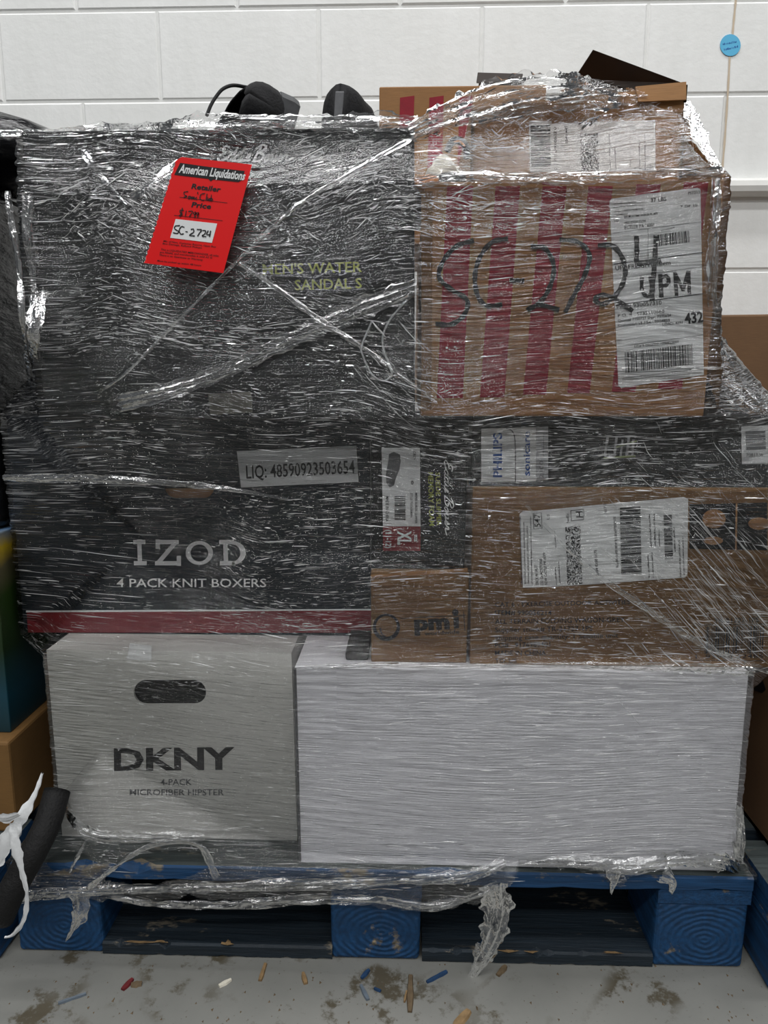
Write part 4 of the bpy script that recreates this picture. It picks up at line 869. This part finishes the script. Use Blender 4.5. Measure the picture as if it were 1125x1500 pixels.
# bunched bands, ropes and torn tails
FS = FP[::2, :NF:2].reshape(-1, 3); SU = pu[::2, :NF:2].ravel(); SV = pv[::2, :NF:2].ravel()
def on_film(u, v, Y):
    dd = (SU-u)**2+(SV-v)**2; k_ = int(np.argmin(dd))
    return float(FS[k_, 1])-.004 if dd[k_] < 60 and FS[k_, 1] < .25 else Y
def film(name, pts, wd, **k):
    pts = [(u, v, on_film(u, v, Y)) for u, v, Y in pts]; return crumple(name, pts, wd, 'bunch', wrap, **k)
film('bunched_edge', [(-5, 198, .03), (60, 195, .035), (150, 190, .035), (240, 186, .035), (300, 182, .035), (380, 178, .035), (470, 180, .035), (560, 178, .035), (615, 184, .035)], [10, 14, 18, 14, 26, 18, 20, 22, 16], haze=.30, seed=10, amp=.006)
film('bunched_band', [(600, 195, .03), (650, 172, .04), (700, 152, .045), (760, 133, .05), (840, 126, .055), (920, 138, .06)], [22, 34, 44, 40, 30, 14], haze=.22, seed=11, amp=.009, n=14)
film('bunched_band', [(700, 178, .05), (760, 160, .055), (830, 150, .055), (900, 146, .055), (960, 150, .055), (1000, 160, .055)], [16, 26, 22, 26, 22, 14], haze=.14, seed=12, amp=.006, n=12)
film('bunched_edge', [(612, 268, -.012), (680, 260, -.014), (760, 262, -.014), (850, 260, -.014), (950, 254, -.014), (1058, 252, -.012)], [10, 16, 12, 16, 14, 10], haze=.30, seed=13, amp=.005)
film('film_rope', [(60, 612, .03), (160, 565, .03), (250, 480, .028), (340, 390, .026), (430, 305, .026), (520, 250, .026), (610, 200, .026), (660, 178, .03)], [4, 4, 4, 4, 5, 6, 6, 8], haze=.55, seed=14, amp=.002, n=4)
film('film_rope', [(100, 350, .03), (200, 285, .03), (262, 236, .034)], [8, 12, 8], haze=.35, seed=15, amp=.003, n=6)
film('bunched_band', [(60, 612, .03), (180, 590, .03), (300, 555, .03), (420, 500, .03), (540, 448, .028), (612, 420, .01)], [20, 26, 20, 22, 26, 22], haze=.20, seed=16, amp=.004, n=12)
film('bunched_band', [(40, 285, .02), (42, 350, .02), (58, 420, .02), (50, 500, .025), (55, 600, .03)], [14, 16, 26, 18, 14], haze=.42, seed=17, amp=.006, n=8)
film('film_rope', [(12, 280, .02), (18, 330, .02), (28, 400, .02), (34, 480, .02), (48, 590, .03)], [6, 8, 8, 7, 6], haze=.45, seed=18, amp=.004, n=6)
film('film_rope', [(105, 190, .03), (125, 225, .03), (150, 260, .03), (185, 300, .03)], [5, 9, 7, 3], haze=.4, seed=19, amp=.003, n=5)
film('film_rope', [(350, 385, .028), (410, 425, .028), (470, 470, .028), (540, 515, .028), (640, 590, .0)], [6, 7, 8, 6, 4], haze=.35, seed=20, amp=.002, n=5)
film('film_rope', [(5, 700, .09), (150, 702, .11), (300, 712, .115), (420, 730, .115)], [9, 12, 9, 3], haze=.30, seed=21, amp=.003, n=6)
film('bunched_edge', [(430, 978, 0), (560, 975, 0), (700, 974, 0), (850, 975, 0), (1000, 978, 0), (1105, 984, 0)], [5, 7, 6, 9, 16, 14], haze=.25, seed=22, amp=.003)
film('bunched_band', [(1048, 262, -.01), (1044, 350, -.012), (1040, 450, -.014), (1052, 520, -.015), (1085, 575, -.01), (1125, 612, 0)], [10, 10, 18, 34, 40, 30], haze=.24, seed=23, amp=.012, n=14)
film('film_rope', [(1006, 150, .06), (1020, 190, .045), (1040, 230, .02), (1058, 252, 0)], [10, 18, 12, 6], haze=.10, seed=24, amp=.006, n=8)
film('bunched_edge', [(20, 1314, -.008), (120, 1306, -.010), (260, 1300, -.012), (400, 1298, -.012), (560, 1290, -.012), (680, 1284, -.012), (740, 1262, -.01)], [18, 14, 14, 18, 14, 18, 12], haze=.24, seed=25, amp=.006, n=10)
film('bunched_edge', [(165, 1312, -.012), (230, 1322, -.012), (330, 1326, -.012), (450, 1318, -.012), (560, 1318, -.012), (640, 1328, -.012), (730, 1296, -.012)], [8, 12, 12, 16, 12, 12, 14], haze=.22, seed=26, amp=.006, n=8)
film('film_rope', [(130, 1300, -.012), (180, 1262, .0), (230, 1236, .02), (290, 1238, .02), (318, 1286, -.004)], [8, 7, 7, 10, 12], haze=.30, seed=27, amp=.004, n=6)
film('film_rope', [(128, 1228, .045), (115, 1252, .02), (102, 1278, -.005)], [4, 5, 4], haze=.4, seed=28, amp=.002, n=4)
film('torn_tail', [(118, 1310, -.012), (118, 1335, -.014), (108, 1358, -.014), (98, 1376, -.014)], [34, 26, 10, 2], haze=.30, seed=29, amp=.006, n=8)
film('torn_tail', [(722, 1296, -.014), (728, 1330, -.016), (722, 1370, -.018), (706, 1405, -.02), (692, 1432, -.02), (684, 1464, -.02)], [40, 44, 36, 26, 10, 3], haze=.20, seed=30, amp=.0045, n=10)
film('torn_tail', [(898, 1272, 0), (900, 1290, -.006), (894, 1306, -.008)], [36, 14, 3], haze=.3, seed=31, amp=.005, n=6)
film('torn_tail', [(968, 1280, .0), (984, 1290, -.004), (982, 1306, -.006)], [26, 16, 4], haze=.3, seed=32, amp=.005, n=6)
film('bunched_edge', [(760, 1262, .004), (850, 1262, .004), (930, 1268, .004), (1000, 1258, .004), (1060, 1262, .004), (1085, 1280, .004)], [8, 14, 22, 22, 26, 12], haze=.32, seed=33, amp=.009, n=10)
film('bunched_band', [(1084, 1180, .01), (1082, 1220, .006), (1080, 1258, .0)], [8, 16, 18], haze=.34, seed=34, amp=.008, n=8)
film('bunched_band', [(92, 1165, .045), (108, 1200, .04), (140, 1222, .04), (200, 1226, .04), (300, 1226, .045)], [8, 18, 20, 18, 8], haze=.22, seed=35, amp=.007, n=10)
film('film_rope', [(770, 740, .012), (860, 830, .012), (960, 900, .012), (1040, 950, .012), (1130, 985, .012)], [3, 7, 10, 10, 8], haze=.22, seed=36, amp=.002, n=6)
tube_obj('loose_strand', [P(596, 440, .02), P(570, 470, .012), (P(560, 500, .01)), P(570, 535, .006), P(574, 548, .006), P(562, 558, .006), P(545, 548, .006), P(532, 522, .008), P(530, 506, .02), P(545, 470, .03)], .0011, 'strand', wrap, sub=7)

# ---------------------------------------------------------------- floor litter
def chip(name, label, u, v, L_, w_, ang, mat, h=.003):
    c = PZ(u, v, 0); r = random.Random(u); n = 5; V = []; F = []
    ca, sa = math.cos(ang), math.sin(ang)
    for i in range(n):
        t = (i/(n-1)-.5)*L_; ww = w_/2*(.55+.45*math.sin(math.pi*(i+.6)/n))*(1+r.uniform(-.2, .2))
        for (a, b) in ((-ww, 0), (ww, 0), (ww*.8, h), (-ww*.7, h*.9)): V.append((c[0]+t*ca-a*sa, c[1]+t*sa+a*ca, b+.0001))
    F = [(4*i+j, 4*i+(j+1) % 4, 4*i+4+(j+1) % 4, 4*i+4+j) for i in range(n-1) for j in range(4)]+[(3, 2, 1, 0), (4*n-4, 4*n-3, 4*n-2, 4*n-1)]
    o = obj(name, V, F, mat, base=(c[0], c[1], 0)); fixn(o); return tag(o, label, 'litter', 'litter on the concrete floor')
for a in [('wood_splinter', 'upright-pointing tan splinter on the floor below the left pallet opening', 385, 1425, .030, .006, 1.5, 'splinter'),
          ('wood_splinter', 'pale short splinter on the floor near the red scrap', 330, 1441, .018, .006, .7, 'tissue'),
          ('wood_splinter', 'short tan splinter just left of the middle block', 446, 1434, .020, .007, 1.9, 'splinter'),
          ('wood_splinter', 'long brown splinter on the floor below the middle block', 601, 1456, .060, .009, 1.55, 'darkchip'),
          ('wood_splinter', 'tiny pale splinter beside the long brown one', 594, 1461, .018, .0035, 1.4, 'splinter'),
          ('wood_splinter', 'pale tan splinter at the bottom edge of the floor', 676, 1494, .034, .012, .9, 'splinter'),
          ('wood_splinter', 'small dark splinter right of the hanging film tail', 735, 1423, .022, .008, .9, 'darkchip'),
          ('blue_chip', 'small blue chip under the middle block', 535, 1428, .018, .006, 1.0, 'bluechip'),
          ('blue_chip', 'long blue-grey chip right of the middle block', 640, 1432, .034, .006, .6, 'bluechip'),
          ('blue_chip', 'grey-blue chip below the middle block', 534, 1455, .026, .007, 2.0, 'metal'),
          ('blue_chip', 'tiny blue fleck right of the grey-blue chip', 553, 1451, .010, .004, 2.7, 'bluechip'),
          ('red_scrap', 'dark red scrap on the floor left of centre', 187, 1443, .020, .008, 1.2, 'redfib'),
          ('bent_screw', 'dull blue-grey screw lying on the floor at the lower left', 106, 1464, .034, .004, .5, 'metal')]:
    chip(*a)
chip('brown_scrap', 'small brown crumb beside the dark red scrap', 200, 1443, .014, .010, .2, 'darkchip')
rl = random.Random(5); V = []; F = []
for i in range(90):
    c = PZ(rl.uniform(10, 1115), rl.uniform(1412, 1498), 0); k = len(V); q = rl.uniform(.0008, .0022)
    if c[1] > -.045 and c[0] > .5: continue
    for a in (0, 2.1, 4.2): V.append((c[0]+q*math.cos(a+i), c[1]+q*1.6*math.sin(a+i), .0001))
    V.append((c[0], c[1], .0001+q*.7)); F += [(k, k+1, k+3), (k+1, k+2, k+3), (k+2, k, k+3)]
o = obj('floor_grit', V, F, 'darkchip', base=(0, -.1, 0)); o['kind'] = 'stuff'; tag(o, 'fine dark grit scattered on the concrete in front of the pallet', 'grit')
